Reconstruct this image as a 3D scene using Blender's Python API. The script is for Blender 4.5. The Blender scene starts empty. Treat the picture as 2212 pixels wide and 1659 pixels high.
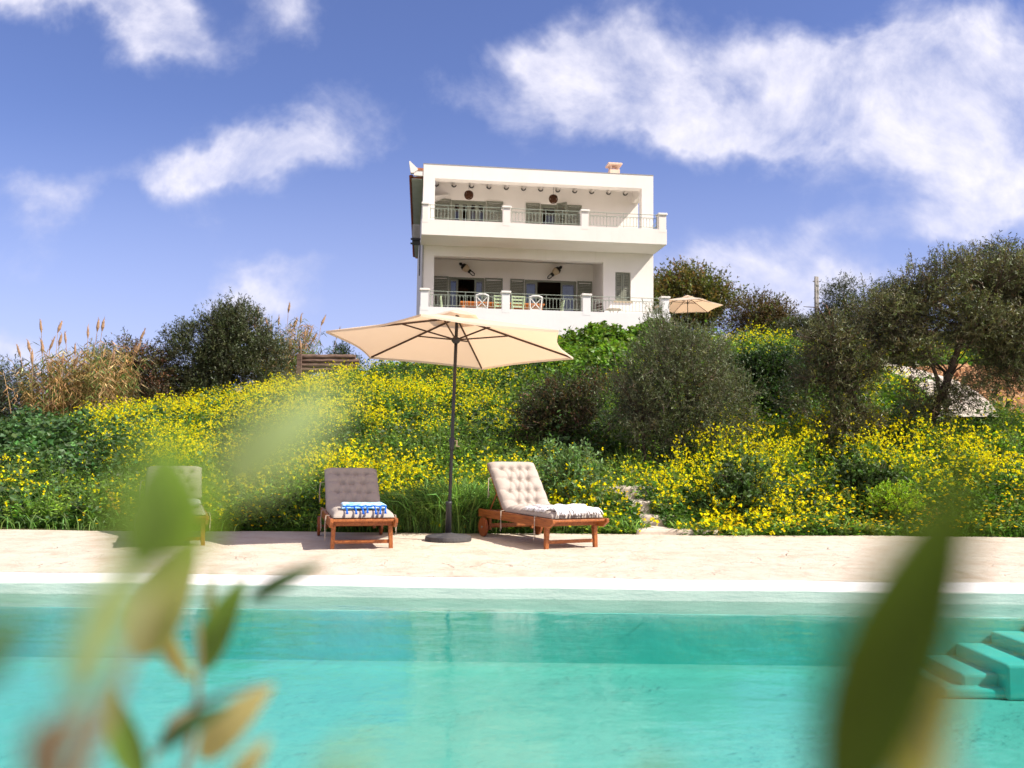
import bpy, bmesh, math, random
import numpy as np
from mathutils import Vector, Matrix
random.seed(7)
RNG = np.random.default_rng(11)
R = math.radians
SC = bpy.context.scene
COL = SC.collection

# ------------------------------------------------------------------ camera
PITCH, ROLL = 4.35, 0.65
cam_d = bpy.data.cameras.new("camera"); cam = bpy.data.objects.new("camera", cam_d); COL.objects.link(cam)
cam.location = (0, 0, 1.0)
cam.rotation_mode = 'XYZ'
cam.matrix_world = Matrix.Translation((0, 0, 1.0)) @ Matrix.Rotation(R(90 + PITCH), 4, 'X') @ Matrix.Rotation(R(ROLL), 4, 'Z')
cam_d.sensor_width = 36.0; cam_d.lens = 36.0 * 1911 / 2212
cam_d.clip_start = 0.02; cam_d.clip_end = 5000
cam_d.dof.use_dof = True; cam_d.dof.focus_distance = 13.0; cam_d.dof.aperture_fstop = 2.3
SC.camera = cam

# ------------------------------------------------------------------ light
SUN = Vector((0.89, -0.32, 1.0)).normalized()
sun_d = bpy.data.lights.new("sun", 'SUN'); sun_d.energy = 4.9; sun_d.angle = R(0.5); sun_d.color = (1.0, 0.93, 0.82)
sun = bpy.data.objects.new("sun", sun_d); COL.objects.link(sun)
sun.rotation_euler = SUN.to_track_quat('Z', 'Y').to_euler()
SC.view_settings.view_transform = 'Standard'; SC.view_settings.look = 'None'
SC.view_settings.exposure = 0.70; SC.view_settings.gamma = 1.0

class NT:
    """small node-tree writer"""
    def __init__(s, nt): s.nt = nt; s.n = nt.nodes; s.l = nt.links
    def add(s, t, **kw):
        nd = s.n.new(t)
        ins = kw.pop('ins', {})
        for k, v in kw.items(): setattr(nd, k, v)
        for k, v in ins.items(): s.set(nd.inputs[k], v)
        return nd
    def set(s, sock, v):
        if isinstance(v, bpy.types.NodeSocket): s.l.new(v, sock)
        elif isinstance(v, bpy.types.Node): s.l.new(v.outputs[0], sock)
        else: sock.default_value = v
    def math(s, op, a, b=None, c=None, clamp=False):
        nd = s.n.new('ShaderNodeMath'); nd.operation = op; nd.use_clamp = clamp
        s.set(nd.inputs[0], a)
        if b is not None: s.set(nd.inputs[1], b)
        if c is not None: s.set(nd.inputs[2], c)
        return nd.outputs[0]
    def mix(s, f, a, b, mode='MIX'):
        nd = s.n.new('ShaderNodeMix'); nd.data_type = 'RGBA'; nd.blend_type = mode
        s.set(nd.inputs[0], f); s.set(nd.inputs[6], a); s.set(nd.inputs[7], b)
        return nd.outputs[2]
    def ramp(s, f, stops, interp='LINEAR'):
        nd = s.n.new('ShaderNodeValToRGB'); nd.color_ramp.interpolation = interp
        e = nd.color_ramp.elements
        while len(e) < len(stops): e.new(0.5)
        for el, (p, c) in zip(e, stops): el.position = p; el.color = c if len(c) == 4 else (*c, 1)
        s.set(nd.inputs[0], f); return nd.outputs[0]
    def noise(s, vec, scale, detail=4, rough=0.55, dist=0.0):
        nd = s.n.new('ShaderNodeTexNoise')
        if vec is not None: s.set(nd.inputs['Vector'], vec)
        nd.inputs['Scale'].default_value = scale; nd.inputs['Detail'].default_value = detail
        nd.inputs['Roughness'].default_value = rough; nd.inputs['Distortion'].default_value = dist
        return nd.outputs['Fac']

# ------------------------------------------------------------------ sky
world = bpy.data.worlds.new("World"); SC.world = world; world.use_nodes = True
w = NT(world.node_tree); w.n.clear()
wo = w.add('ShaderNodeOutputWorld'); bg = w.add('ShaderNodeBackground'); w.l.new(bg.outputs[0], wo.inputs[0])
sky = w.add('ShaderNodeTexSky'); sky.sky_type = 'NISHITA'; sky.sun_disc = False
sky.sun_elevation = math.asin(SUN.z); sky.sun_rotation = math.atan2(SUN.x, SUN.y)
sky.air_density = 1.0; sky.dust_density = 0.6; sky.ozone_density = 3.0
SKY_STRENGTH = 0.1
tc = w.add('ShaderNodeTexCoord')
sep = w.add('ShaderNodeSeparateXYZ', ins={0: tc.outputs['Generated']})
X, Y, Z = sep.outputs
Yc = w.math('MAXIMUM', w.math('ABSOLUTE', Y), 0.12)
U = w.math('DIVIDE', X, Yc); V = w.math('DIVIDE', Z, Yc)
uv = w.add('ShaderNodeCombineXYZ', ins={0: U, 1: V, 2: 0.0})
# warp the position of the cloud bodies so that their outlines are ragged
wn = w.add('ShaderNodeTexNoise', ins={'Vector': uv.outputs[0], 'Scale': 6.0, 'Detail': 5.0, 'Roughness': 0.6})
wv = w.add('ShaderNodeVectorMath', operation='SUBTRACT', ins={0: wn.outputs['Color'], 1: (0.5, 0.5, 0.5)})
wv2 = w.add('ShaderNodeVectorMath', operation='SCALE', ins={0: wv.outputs[0]}); wv2.inputs['Scale'].default_value = 0.14
uvw = w.add('ShaderNodeVectorMath', operation='ADD', ins={0: uv.outputs[0], 1: wv2.outputs[0]})
CLOUDS = [  # u, v, half width, half height, tilt (deg), strength : directions in the sky
    (-0.510, 0.535, 0.135, 0.055, -14, 1.25), (-0.420, 0.505, 0.080, 0.036, -32, 1.0), (-0.585, 0.555, 0.09, 0.05, 0, 0.8),
    (-0.268, 0.545, 0.055, 0.035, -35, 0.75), (-0.235, 0.500, 0.020, 0.040, 20, 0.35),
    (-0.350, 0.318, 0.062, 0.044, 0, 1.15), (-0.255, 0.362, 0.100, 0.036, 20, 1.15), (-0.19, 0.35, 0.06, 0.02, -15, 0.5),
    (-0.520, 0.290, 0.075, 0.036, 4, 1.0), (-0.440, 0.27, 0.03, 0.03, 0, -0.6), (-0.575, 0.31, 0.04, 0.02, 0, 0.5),
    (0.015, 0.455, 0.070, 0.028, -18, 0.80), (0.115, 0.482, 0.060, 0.055, 0, 1.10), (0.165, 0.425, 0.120, 0.050, -18, 1.15),
    (0.230, 0.385, 0.110, 0.034, -12, 1.00), (0.045, 0.400, 0.070, 0.040, -10, 0.80), (-0.035, 0.380, 0.070, 0.030, -35, 0.6),
    (0.280, 0.470, 0.070, 0.028, -10, 0.75), (0.370, 0.425, 0.120, 0.060, 5, 0.95), (0.480, 0.470, 0.110, 0.090, 0, 1.20),
    (0.560, 0.400, 0.120, 0.090, 0, 1.15), (0.530, 0.330, 0.110, 0.040, 0, 0.85),
    (0.262, 0.440, 0.03, 0.030, 30, -0.4), (0.40, 0.50, 0.05, 0.02, 10, -0.35), (0.33, 0.34, 0.06, 0.02, 0, -0.3),
    (0.250, 0.205, 0.130, 0.045, -4, 1.15), (0.200, 0.185, 0.08, 0.03, 0, 0.7), (0.440, 0.265, 0.120, 0.022, 6, 0.70), (0.570, 0.265, 0.090, 0.036, 0, 0.80),
    (0.43, 0.20, 0.12, 0.02, 0, 0.55),
    (-0.285, 0.172, 0.050, 0.030, 0, 1.25), (-0.340, 0.160, 0.07, 0.012, 0, 0.5), (-0.195, 0.205, 0.075, 0.014, 0, 0.55), (-0.11, 0.25, 0.06, 0.02, 0, 0.35),
    (-0.42, 0.115, 0.16, 0.025, 0, 0.55), (0.38, 0.15, 0.14, 0.03, 0, 0.6), (-0.580, 0.215, 0.05, 0.03, 0, 0.55), (-0.570, 0.105, 0.080, 0.026, 0, 0.70),
]
dens = None
for (cu, cv, hu, hv, tilt, st) in CLOUDS:
    m = w.add('ShaderNodeMapping', vector_type='TEXTURE', ins={'Vector': uvw.outputs[0], 'Location': (cu, cv, 0), 'Rotation': (0, 0, R(tilt)), 'Scale': (hu, hv, 1)})
    ln = w.add('ShaderNodeVectorMath', operation='DOT_PRODUCT', ins={0: m.outputs[0], 1: m.outputs[0]})
    g = w.math('MULTIPLY', w.math('POWER', 2.718, w.math('MULTIPLY', ln.outputs['Value'], -0.75)), st)
    dens = g if dens is None else w.math('ADD', dens, g)
# unseen half of the sky behind the viewer: bright cloud added as front fill
fy = w.math('MULTIPLY', w.math('LESS_THAN', Y, 0.0), 1.0)
dens = w.math('ADD', w.math('MULTIPLY', w.math('MINIMUM', dens, 1.25), w.math('SUBTRACT', 1.0, fy)), w.math('MULTIPLY', fy, 0.86))
n1 = w.noise(uv.outputs[0], 6.5, 9, 0.62, 0.35)
n2 = w.noise(uv.outputs[0], 20.0, 6, 0.6, 0.1)
nn = w.math('ADD', w.math('MULTIPLY', w.math('SUBTRACT', n1, 0.5), 2.1), w.math('MULTIPLY', w.math('SUBTRACT', n2, 0.5), 0.6))
dd = w.math('ADD', dens, nn)
mr = w.add('ShaderNodeMapRange', interpolation_type='SMOOTHSTEP', ins={0: dd, 1: 0.34, 2: 1.68, 3: 0.0, 4: 0.94})
cm = mr.outputs[0]
zenith = w.math('MULTIPLY', w.math('LESS_THAN', w.math('ABSOLUTE', Z), 0.97), 1.0)
shade_n = w.noise(uv.outputs[0], 9.0, 4, 0.5)
core = w.add('ShaderNodeMapRange', ins={0: dd, 1: 0.8, 2: 1.6, 3: 0.0, 4: 1.0}).outputs[0]
ccol = w.mix(w.math('MULTIPLY', core, 1.0, clamp=True), (4.7, 4.8, 6.1, 1), (6.7, 6.5, 7.1, 1))
ccol = w.mix(w.math('MULTIPLY', fy, 1.0), ccol, (11.5, 9.0, 6.6, 1))  # added cloud behind the viewer is tinted warm to make the fill less blue
skyt = w.mix(1.0, sky.outputs[0], (0.78, 0.73, 0.99, 1), 'MULTIPLY')
low = w.add('ShaderNodeMapRange', interpolation_type='SMOOTHSTEP', ins={0: w.math('ABSOLUTE', V), 1: 0.0, 2: 0.42, 3: 0.5, 4: 0.0}).outputs[0]
skyt = w.mix(low, skyt, (4.3, 4.5, 6.7, 1))
skyc = w.mix(cm, skyt, ccol)
w.set(bg.inputs[0], skyc); bg.inputs[1].default_value = SKY_STRENGTH

# ------------------------------------------------------------------ materials
MATS = {}
def new_mat(name):
    m = bpy.data.materials.new(name); m.use_nodes = True
    t = NT(m.node_tree); t.n.clear()
    out = t.add('ShaderNodeOutputMaterial'); MATS[name] = m
    return m, t, out
def bsdf(t, out, **kw):
    b = t.add('ShaderNodeBsdfPrincipled'); t.l.new(b.outputs[0], out.inputs[0])
    for k, v in kw.items():
        t.set(b.inputs[{'color': 'Base Color', 'rough': 'Roughness', 'metal': 'Metallic', 'spec': 'Specular IOR Level', 'normal': 'Normal'}[k]], v)
    return b
def bump(t, h, strength=0.3, dist=0.01):
    b = t.add('ShaderNodeBump', ins={'Height': h, 'Strength': strength, 'Distance': dist}); return b.outputs[0]
def obj_co(t):
    return t.add('ShaderNodeTexCoord').outputs['Object']
def mottled(name, c1, c2, scale=3, rough=0.7, spec=0.3, bscale=None, bstr=0.2, bdist=0.004, detail=5):
    m, t, out = new_mat(name); co = obj_co(t)
    f = t.ramp(t.noise(co, scale, detail), [(0.3, (0, 0, 0)), (0.7, (1, 1, 1))])
    col = t.mix(f, (*c1, 1), (*c2, 1))
    kw = dict(color=col, rough=rough, spec=spec)
    if bscale: kw['normal'] = bump(t, t.noise(co, bscale, 4), bstr, bdist)
    bsdf(t, out, **kw); return m

def plaster(name, base, grime, amt=0.4):
    m, t, out = new_mat(name); co = obj_co(t)
    n = t.ramp(t.noise(co, 1.3, 6, 0.6), [(0.45, (0, 0, 0)), (0.8, (1, 1, 1))])
    st = t.add('ShaderNodeMapping', ins={'Vector': co, 'Scale': (9, 9, 0.6)})
    s2 = t.ramp(t.noise(st.outputs[0], 1.0, 5, 0.6), [(0.55, (0, 0, 0)), (0.8, (1, 1, 1))])
    f = t.math('MULTIPLY', t.math('ADD', t.math('MULTIPLY', n, 0.6), t.math('MULTIPLY', s2, 0.5)), amt)
    bsdf(t, out, color=t.mix(f, (*base, 1), (*grime, 1)), rough=0.85, spec=0.2, normal=bump(t, t.noise(co, 30, 4), 0.15, 0.004))
    return m
plaster('house_white', (0.85, 0.805, 0.755), (0.66, 0.60, 0.53))
plaster('terrace_white', (0.82, 0.815, 0.81), (0.60, 0.58, 0.54), 0.35)
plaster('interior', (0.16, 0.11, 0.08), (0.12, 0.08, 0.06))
mottled('shutter', (0.20, 0.21, 0.16), (0.235, 0.245, 0.19), 2, 0.55, 0.4)
mottled('rail_metal', (0.26, 0.30, 0.24), (0.33, 0.37, 0.31), 6, 0.5, 0.4)
mottled('dark_metal', (0.018, 0.019, 0.022), (0.03, 0.03, 0.034), 8, 0.45, 0.5)
mottled('black', (0.010, 0.009, 0.009), (0.02, 0.018, 0.016), 8, 0.6, 0.4)
mottled('cream', (0.62, 0.50, 0.34), (0.55, 0.42, 0.28), 8, 0.7, 0.3)
mottled('chimney_paint', (0.78, 0.58, 0.46), (0.70, 0.50, 0.38), 3, 0.8, 0.2)
mottled('tile', (0.16, 0.045, 0.028), (0.26, 0.09, 0.05), 7, 0.8, 0.2, 12, 0.4)
mottled('tile_orange', (0.62, 0.27, 0.14), (0.45, 0.18, 0.09), 7, 0.8, 0.2, 12, 0.4)
mottled('soffit', (0.50, 0.53, 0.48), (0.42, 0.46, 0.40), 3, 0.8, 0.2)
mottled('ac_grey', (0.40, 0.39, 0.37), (0.33, 0.32, 0.30), 5, 0.6, 0.3)
mottled('wicker', (0.12, 0.050, 0.022), (0.05, 0.02, 0.010), 40, 0.75, 0.2, 60, 0.6)
mottled('table_orange', (0.60, 0.20, 0.04), (0.45, 0.14, 0.03), 5, 0.5, 0.3)
mottled('chair_white', (0.80, 0.79, 0.76), (0.72, 0.71, 0.66), 5, 0.5, 0.3)
mottled('chair_green', (0.52, 0.62, 0.38), (0.44, 0.54, 0.31), 5, 0.5, 0.3)
mottled('bistro_brown', (0.08, 0.04, 0.025), (0.05, 0.025, 0.018), 5, 0.6, 0.3)
mottled('steel', (0.30, 0.30, 0.29), (0.22, 0.22, 0.21), 5, 0.5, 0.3)
mottled('grey_pole', (0.30, 0.28, 0.26), (0.20, 0.19, 0.17), 3, 0.8, 0.2)
mottled('rock', (0.55, 0.48, 0.38), (0.40, 0.34, 0.27), 4, 0.9, 0.1, 15, 0.5)
mottled('curtain', (0.55, 0.58, 0.68), (0.40, 0.43, 0.52), 4, 0.8, 0.2)
mottled('blue_thread', (0.008, 0.09, 0.50), (0.015, 0.15, 0.65), 60, 0.8, 0.1)
mottled('tie_string', (0.45, 0.38, 0.31), (0.40, 0.33, 0.27), 60, 0.8, 0.1)
mottled('bark', (0.10, 0.075, 0.055), (0.045, 0.033, 0.025), 9, 0.9, 0.1, 18, 0.8, 0.02)
mottled('bark_red', (0.12, 0.055, 0.032), (0.06, 0.03, 0.02), 9, 0.9, 0.1, 18, 0.8, 0.02)

def wood_mat(name, c1, c2, c3, axis=(18, 1.2, 18), rough=0.45):
    m, t, out = new_mat(name); co = obj_co(t)
    mp = t.add('ShaderNodeMapping', ins={'Vector': co, 'Scale': axis})
    g = t.noise(mp.outputs[0], 3.0, 8, 0.65, 0.6)
    col = t.ramp(g, [(0.30, c1), (0.52, c2), (0.72, c3)])
    bsdf(t, out, color=col, rough=rough, spec=0.4, normal=bump(t, g, 0.2, 0.002)); return m
wood_mat('lounger_wood', (0.15, 0.043, 0.013), (0.33, 0.102, 0.026), (0.44, 0.165, 0.045))
wood_mat('wheel_wood', (0.14, 0.035, 0.012), (0.28, 0.075, 0.020), (0.36, 0.11, 0.035), (6, 20, 3))
wood_mat('log_wood', (0.05, 0.03, 0.022), (0.16, 0.10, 0.075), (0.26, 0.18, 0.14), (1.5, 14, 14), 0.85)

def glass_mat():
    m, t, out = new_mat('window_glass')
    d = t.add('ShaderNodeBsdfTransparent', ins={0: (0.75, 0.78, 0.80, 1)}); g = t.add('ShaderNodeBsdfGlossy', ins={'Roughness': 0.02})
    fr = t.add('ShaderNodeFresnel', ins={'IOR': 1.6})
    mx = t.add('ShaderNodeMixShader', ins={0: fr.outputs[0], 1: d.outputs[0], 2: g.outputs[0]}); t.l.new(mx.outputs[0], out.inputs[0])
glass_mat()
def lamp_mat():
    m, t, out = new_mat('lamp_glow')
    e = t.add('ShaderNodeEmission', ins={'Color': (1.0, 0.55, 0.15, 1), 'Strength': 9.0}); t.l.new(e.outputs[0], out.inputs[0])
lamp_mat()
def cloth(name, col, col2, transl=None, tcol=None, scale=300):
    m, t, out = new_mat(name); co = obj_co(t)
    f = t.noise(co, 5, 4)
    c = t.mix(f, (*col, 1), (*col2, 1))
    b = t.add('ShaderNodeBsdfPrincipled', ins={'Base Color': c, 'Roughness': 0.9, 'Specular IOR Level': 0.1})
    t.set(b.inputs['Normal'], bump(t, t.noise(co, scale, 2), 0.25, 0.0015))
    if transl:
        tr = t.add('ShaderNodeBsdfTranslucent', ins={'Color': (*tcol, 1)})
        mx = t.add('ShaderNodeMixShader', ins={0: transl, 1: b.outputs[0], 2: tr.outputs[0]}); t.l.new(mx.outputs[0], out.inputs[0])
    else: t.l.new(b.outputs[0], out.inputs[0])
cloth('canopy_cloth', (0.80, 0.70, 0.58), (0.76, 0.66, 0.54), 0.45, (0.86, 0.58, 0.36))
cloth('cushion_cloth', (0.42, 0.37, 0.33), (0.375, 0.33, 0.295))
cloth('towel_white', (0.78, 0.78, 0.79), (0.70, 0.70, 0.73), scale=120)
def towel_blue():
    m, t, out = new_mat('towel_blue'); co = obj_co(t)
    mp = t.add('ShaderNodeMapping', ins={'Vector': co, 'Scale': (4, 9, 9)})
    f = t.noise(mp.outputs[0], 2.2, 5, 0.6, 1.2)
    c = t.ramp(f, [(0.36, (0.12, 0.38, 0.68)), (0.48, (0.30, 0.58, 0.80)), (0.60, (0.62, 0.74, 0.84)), (0.72, (0.74, 0.78, 0.84))])
    bsdf(t, out, color=c, rough=0.95, spec=0.1, normal=bump(t, t.noise(co, 200, 2), 0.4, 0.002))
towel_blue()
def towel_dots():
    m, t, out = new_mat('towel_dots'); co = obj_co(t)
    v = t.add('ShaderNodeTexVoronoi', ins={'Vector': co, 'Scale': 26.0})
    f = t.math('LESS_THAN', v.outputs['Distance'], 0.14)
    c = t.mix(f, (0.78, 0.76, 0.77, 1), (0.10, 0.09, 0.13, 1))
    bsdf(t, out, color=c, rough=0.95, spec=0.1, normal=bump(t, t.noise(co, 120, 2), 0.5, 0.003))
towel_dots()
def leaf_mat(name, transl=0.3, rough=0.5, spec=0.35):
    m, t, out = new_mat(name)
    a = t.add('ShaderNodeVertexColor', layer_name='Col')
    b = t.add('ShaderNodeBsdfPrincipled', ins={'Base Color': a.outputs[0], 'Roughness': rough, 'Specular IOR Level': spec})
    tc_ = t.mix(1.0, a.outputs[0], (1.5, 1.6, 0.7, 1), 'MULTIPLY')
    tr = t.add('ShaderNodeBsdfTranslucent', ins={'Color': tc_})
    mx = t.add('ShaderNodeMixShader', ins={0: transl, 1: b.outputs[0], 2: tr.outputs[0]}); t.l.new(mx.outputs[0], out.inputs[0])
    return m
leaf_mat('leaf'); leaf_mat('olive_leaf', 0.18, 0.45, 0.45); leaf_mat('petal', 0.35, 0.8, 0.05); leaf_mat('dry_leaf', 0.25, 0.8, 0.1); leaf_mat('near_leaf', 0.5, 0.4, 0.3)

def deck_mat():
    m, t, out = new_mat('deck_stone'); co = obj_co(t)
    wn = t.add('ShaderNodeTexNoise', ins={'Vector': co, 'Scale': 1.6, 'Detail': 4.0})
    off = t.add('ShaderNodeVectorMath', operation='SCALE', ins={0: wn.outputs['Color']}); off.inputs['Scale'].default_value = 0.45
    cw = t.add('ShaderNodeVectorMath', operation='ADD', ins={0: co, 1: off.outputs[0]})
    v = t.add('ShaderNodeTexVoronoi', feature='DISTANCE_TO_EDGE', ins={'Vector': cw.outputs[0], 'Scale': 1.9})
    crack = t.ramp(v.outputs[0], [(0.0, (0, 0, 0)), (0.018, (1, 1, 1))])
    brk = t.ramp(t.noise(co, 3.0, 3), [(0.36, (0, 0, 0)), (0.46, (1, 1, 1))])   # joints show only in places
    joint = t.math('MAXIMUM', crack, brk)
    n = t.noise(co, 2.2, 9, 0.7, 0.6); n2 = t.noise(co, 9.0, 7, 0.7, 1.0)
    c = t.ramp(n, [(0.28, (0.46, 0.36, 0.265)), (0.44, (0.56, 0.48, 0.385)), (0.58, (0.61, 0.55, 0.455)), (0.75, (0.54, 0.44, 0.33))])
    c = t.mix(t.math('MULTIPLY', t.ramp(n2, [(0.5, (0, 0, 0)), (0.66, (1, 1, 1))]), 0.5), c, (0.50, 0.36, 0.26, 1))
    c = t.mix(joint, t.mix(0.6, c, (0.30, 0.20, 0.14, 1)), c)
    sp = t.add('ShaderNodeTexVoronoi', ins={'Vector': co, 'Scale': 7.0})
    c = t.mix(t.math('LESS_THAN', sp.outputs['Distance'], 0.035), c, (0.20, 0.13, 0.08, 1))
    wav = t.noise(cw.outputs[0], 5.0, 8, 0.68, 1.4)
    h = t.math('ADD', t.math('MULTIPLY', joint, 0.5), t.math('MULTIPLY', wav, 1.1))
    bsdf(t, out, color=c, rough=0.75, spec=0.25, normal=bump(t, h, 0.8, 0.03))
deck_mat()
def coping_mat():
    m, t, out = new_mat('coping'); co = obj_co(t)
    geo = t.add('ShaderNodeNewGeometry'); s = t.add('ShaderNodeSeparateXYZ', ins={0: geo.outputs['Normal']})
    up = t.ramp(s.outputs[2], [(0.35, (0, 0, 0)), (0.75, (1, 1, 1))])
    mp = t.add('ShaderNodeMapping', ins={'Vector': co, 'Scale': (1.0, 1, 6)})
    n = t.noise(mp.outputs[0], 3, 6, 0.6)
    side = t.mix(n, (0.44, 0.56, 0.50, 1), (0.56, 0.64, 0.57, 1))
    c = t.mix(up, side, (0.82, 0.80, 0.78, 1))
    bsdf(t, out, color=c, rough=0.8, spec=0.2, normal=bump(t, t.math('ADD', t.noise(mp.outputs[0], 5, 6, 0.6), t.math('MULTIPLY', t.noise(co, 40, 3), 0.25)), 0.5, 0.012))
coping_mat()
def basin_mat():
    m, t, out = new_mat('basin'); co = obj_co(t)
    n = t.noise(co, 1.2, 5, 0.6, 0.5)
    c = t.mix(n, (0.41, 0.465, 0.435, 1), (0.52, 0.54, 0.50, 1))
    bsdf(t, out, color=c, rough=0.8, spec=0.1, normal=bump(t, t.noise(co, 6, 4), 0.3, 0.03))
basin_mat()
mottled('basin_side', (0.17, 0.58, 0.56), (0.24, 0.66, 0.63), 1.5, 0.8, 0.1, 6, 0.3, 0.03)  # stronger turquoise than the floor, making up for shade on wall and steps
def water_mat():
    m, t, out = new_mat('water'); co = obj_co(t)
    mp = t.add('ShaderNodeMapping', ins={'Vector': co, 'Scale': (1.0, 1.9, 1)})
    patch = t.ramp(t.noise(co, 0.9, 3, 0.5), [(0.35, (0.25, 0.25, 0.25)), (0.65, (1, 1, 1))])
    h = t.math('ADD', t.math('MULTIPLY', t.noise(mp.outputs[0], 2.4, 2, 0.4, 0.3), 1.0), t.math('MULTIPLY', t.math('MULTIPLY', t.noise(mp.outputs[0], 14, 4, 0.55, 0.6), patch), 0.52))
    nrm = bump(t, h, 0.10, 0.05)
    fr = t.add('ShaderNodeFresnel', ins={'IOR': 1.40, 'Normal': nrm})
    tr = t.add('ShaderNodeBsdfTransparent', ins={0: (0.97, 1, 1, 1)})
    gl = t.add('ShaderNodeBsdfGlossy', ins={'Roughness': 0.0, 'Normal': nrm})
    mx = t.add('ShaderNodeMixShader', ins={0: fr.outputs[0], 1: tr.outputs[0], 2: gl.outputs[0]}); t.l.new(mx.outputs[0], out.inputs[0])
    va = t.add('ShaderNodeVolumeAbsorption', ins={'Color': (0.10, 0.90, 0.86, 1), 'Density': 0.72}); t.l.new(va.outputs[0], out.inputs[1])
water_mat()
def ground_mat():
    m, t, out = new_mat('ground_soil'); co = obj_co(t)
    n = t.noise(co, 0.9, 8, 0.6); n2 = t.noise(co, 12, 5)
    c = t.ramp(n, [(0.35, (0.035, 0.05, 0.015)), (0.5, (0.05, 0.07, 0.02)), (0.62, (0.09, 0.06, 0.03))])
    bsdf(t, out, color=t.mix(t.math('MULTIPLY', n2, 0.5), c, (0.03, 0.035, 0.012, 1)), rough=0.95, spec=0.05, normal=bump(t, n2, 0.8, 0.05))
ground_mat()
def soil_mat():
    m, t, out = new_mat('orange_soil'); co = obj_co(t)
    n = t.noise(co, 2.5, 9, 0.65)
    c = t.ramp(n, [(0.35, (0.24, 0.105, 0.045)), (0.52, (0.44, 0.24, 0.12)), (0.7, (0.56, 0.37, 0.21))])
    bsdf(t, out, color=c, rough=0.95, spec=0.05, normal=bump(t, t.noise(co, 9, 8, 0.7), 1.0, 0.08))
soil_mat()
def path_mat():
    m, t, out = new_mat('pale_concrete'); co = obj_co(t)
    n = t.noise(co, 2.5, 8, 0.65)
    bsdf(t, out, color=t.ramp(n, [(0.35, (0.44, 0.37, 0.30)), (0.6, (0.60, 0.53, 0.45))]), rough=0.9, spec=0.1, normal=bump(t, t.noise(co, 7, 6), 0.5, 0.02))
path_mat()

# ------------------------------------------------------------------ mesh helpers
class MB:
    def __init__(s): s.v = []; s.f = []; s.m = []; s.mi = 0; s.xf = None
    def _add(s, vs, fs):
        b = len(s.v)
        if s.xf is not None: vs = [s.xf @ Vector(p) for p in vs]
        s.v += [tuple(p) for p in vs]; s.f += [tuple(i + b for i in f) for f in fs]; s.m += [s.mi] * len(fs)
    def box(s, x0, x1, y0, y1, z0, z1):
        s._add([(x0, y0, z0), (x1, y0, z0), (x1, y1, z0), (x0, y1, z0), (x0, y0, z1), (x1, y0, z1), (x1, y1, z1), (x0, y1, z1)],
               [(0, 3, 2, 1), (4, 5, 6, 7), (0, 1, 5, 4), (1, 2, 6, 5), (2, 3, 7, 6), (3, 0, 4, 7)])
    def hexa(s, p):
        s._add(p, [(0, 3, 2, 1), (4, 5, 6, 7), (0, 1, 5, 4), (1, 2, 6, 5), (2, 3, 7, 6), (3, 0, 4, 7)])
    def bar(s, a, b, wx, wz, up=(0, 0, 1)):
        a = Vector(a); b = Vector(b); d = (b - a).normalized(); u = Vector(up)
        r = d.cross(u)
        if r.length < 1e-5: r = d.cross(Vector((0, 1, 0)))
        r.normalize(); q = r.cross(d)
        P = []
        for c in (a, b):
            for (i, j) in ((-1, -1), (1, -1), (1, 1), (-1, 1)): P.append(c + r * i * wx / 2 + q * j * wz / 2)
        s._add(P, [(0, 3, 2, 1), (4, 5, 6, 7), (0, 1, 5, 4), (1, 2, 6, 5), (2, 3, 7, 6), (3, 0, 4, 7)])
    def tube(s, pts, rad, n=8, cap=True):
        pts = [Vector(p) for p in pts]
        if not hasattr(rad, '__len__'): rad = [rad] * len(pts)
        vs = []; fs = []; prev = None
        for i, p in enumerate(pts):
            d = (pts[min(i + 1, len(pts) - 1)] - pts[max(i - 1, 0)]).normalized()
            if prev is None:
                r = d.cross(Vector((0, 0, 1)))
                if r.length < 1e-3: r = d.cross(Vector((0, 1, 0)))
            else: r = prev - d * prev.dot(d)
            r.normalize(); prev = r; q = d.cross(r)
            for k in range(n):
                a = 2 * math.pi * k / n; vs.append(p + (r * math.cos(a) + q * math.sin(a)) * rad[i])
        for i in range(len(pts) - 1):
            for k in range(n): fs.append((i * n + k, i * n + (k + 1) % n, (i + 1) * n + (k + 1) % n, (i + 1) * n + k))
        if cap: fs.append(tuple(reversed(range(n)))); fs.append(tuple(range((len(pts) - 1) * n, len(pts) * n)))
        s._add(vs, fs)
    def lathe(s, prof, c=(0, 0, 0), n=24):
        vs = []; fs = []
        for (r, z) in prof:
            for k in range(n):
                a = 2 * math.pi * k / n; vs.append((c[0] + r * math.cos(a), c[1] + r * math.sin(a), c[2] + z))
        for i in range(len(prof) - 1):
            for k in range(n): fs.append((i * n + k, i * n + (k + 1) % n, (i + 1) * n + (k + 1) % n, (i + 1) * n + k))
        fs.append(tuple(reversed(range(n)))); fs.append(tuple(range((len(prof) - 1) * n, len(prof) * n)))
        s._add(vs, fs)
    def build(s, name, mats, parent=None, smooth=False, bevel=0, loc=None, rot=None):
        me = bpy.data.meshes.new(name); me.from_pydata(s.v, [], s.f); me.validate()
        mats = mats if isinstance(mats, (list, tuple)) else [mats]
        for m in mats: me.materials.append(MATS[m])
        if len(mats) > 1: me.polygons.foreach_set('material_index', s.m[:len(me.polygons)])
        if smooth: me.polygons.foreach_set('use_smooth', [True] * len(me.polygons))
        o = bpy.data.objects.new(name, me); COL.objects.link(o)
        if parent: o.parent = parent
        if loc: o.location = loc
        if rot: o.rotation_euler = rot
        if bevel:
            b = o.modifiers.new('bevel', 'BEVEL'); b.width = bevel; b.segments = 2; b.limit_method = 'ANGLE'; b.angle_limit = R(40)
            b.harden_normals = False
        return o
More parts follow.
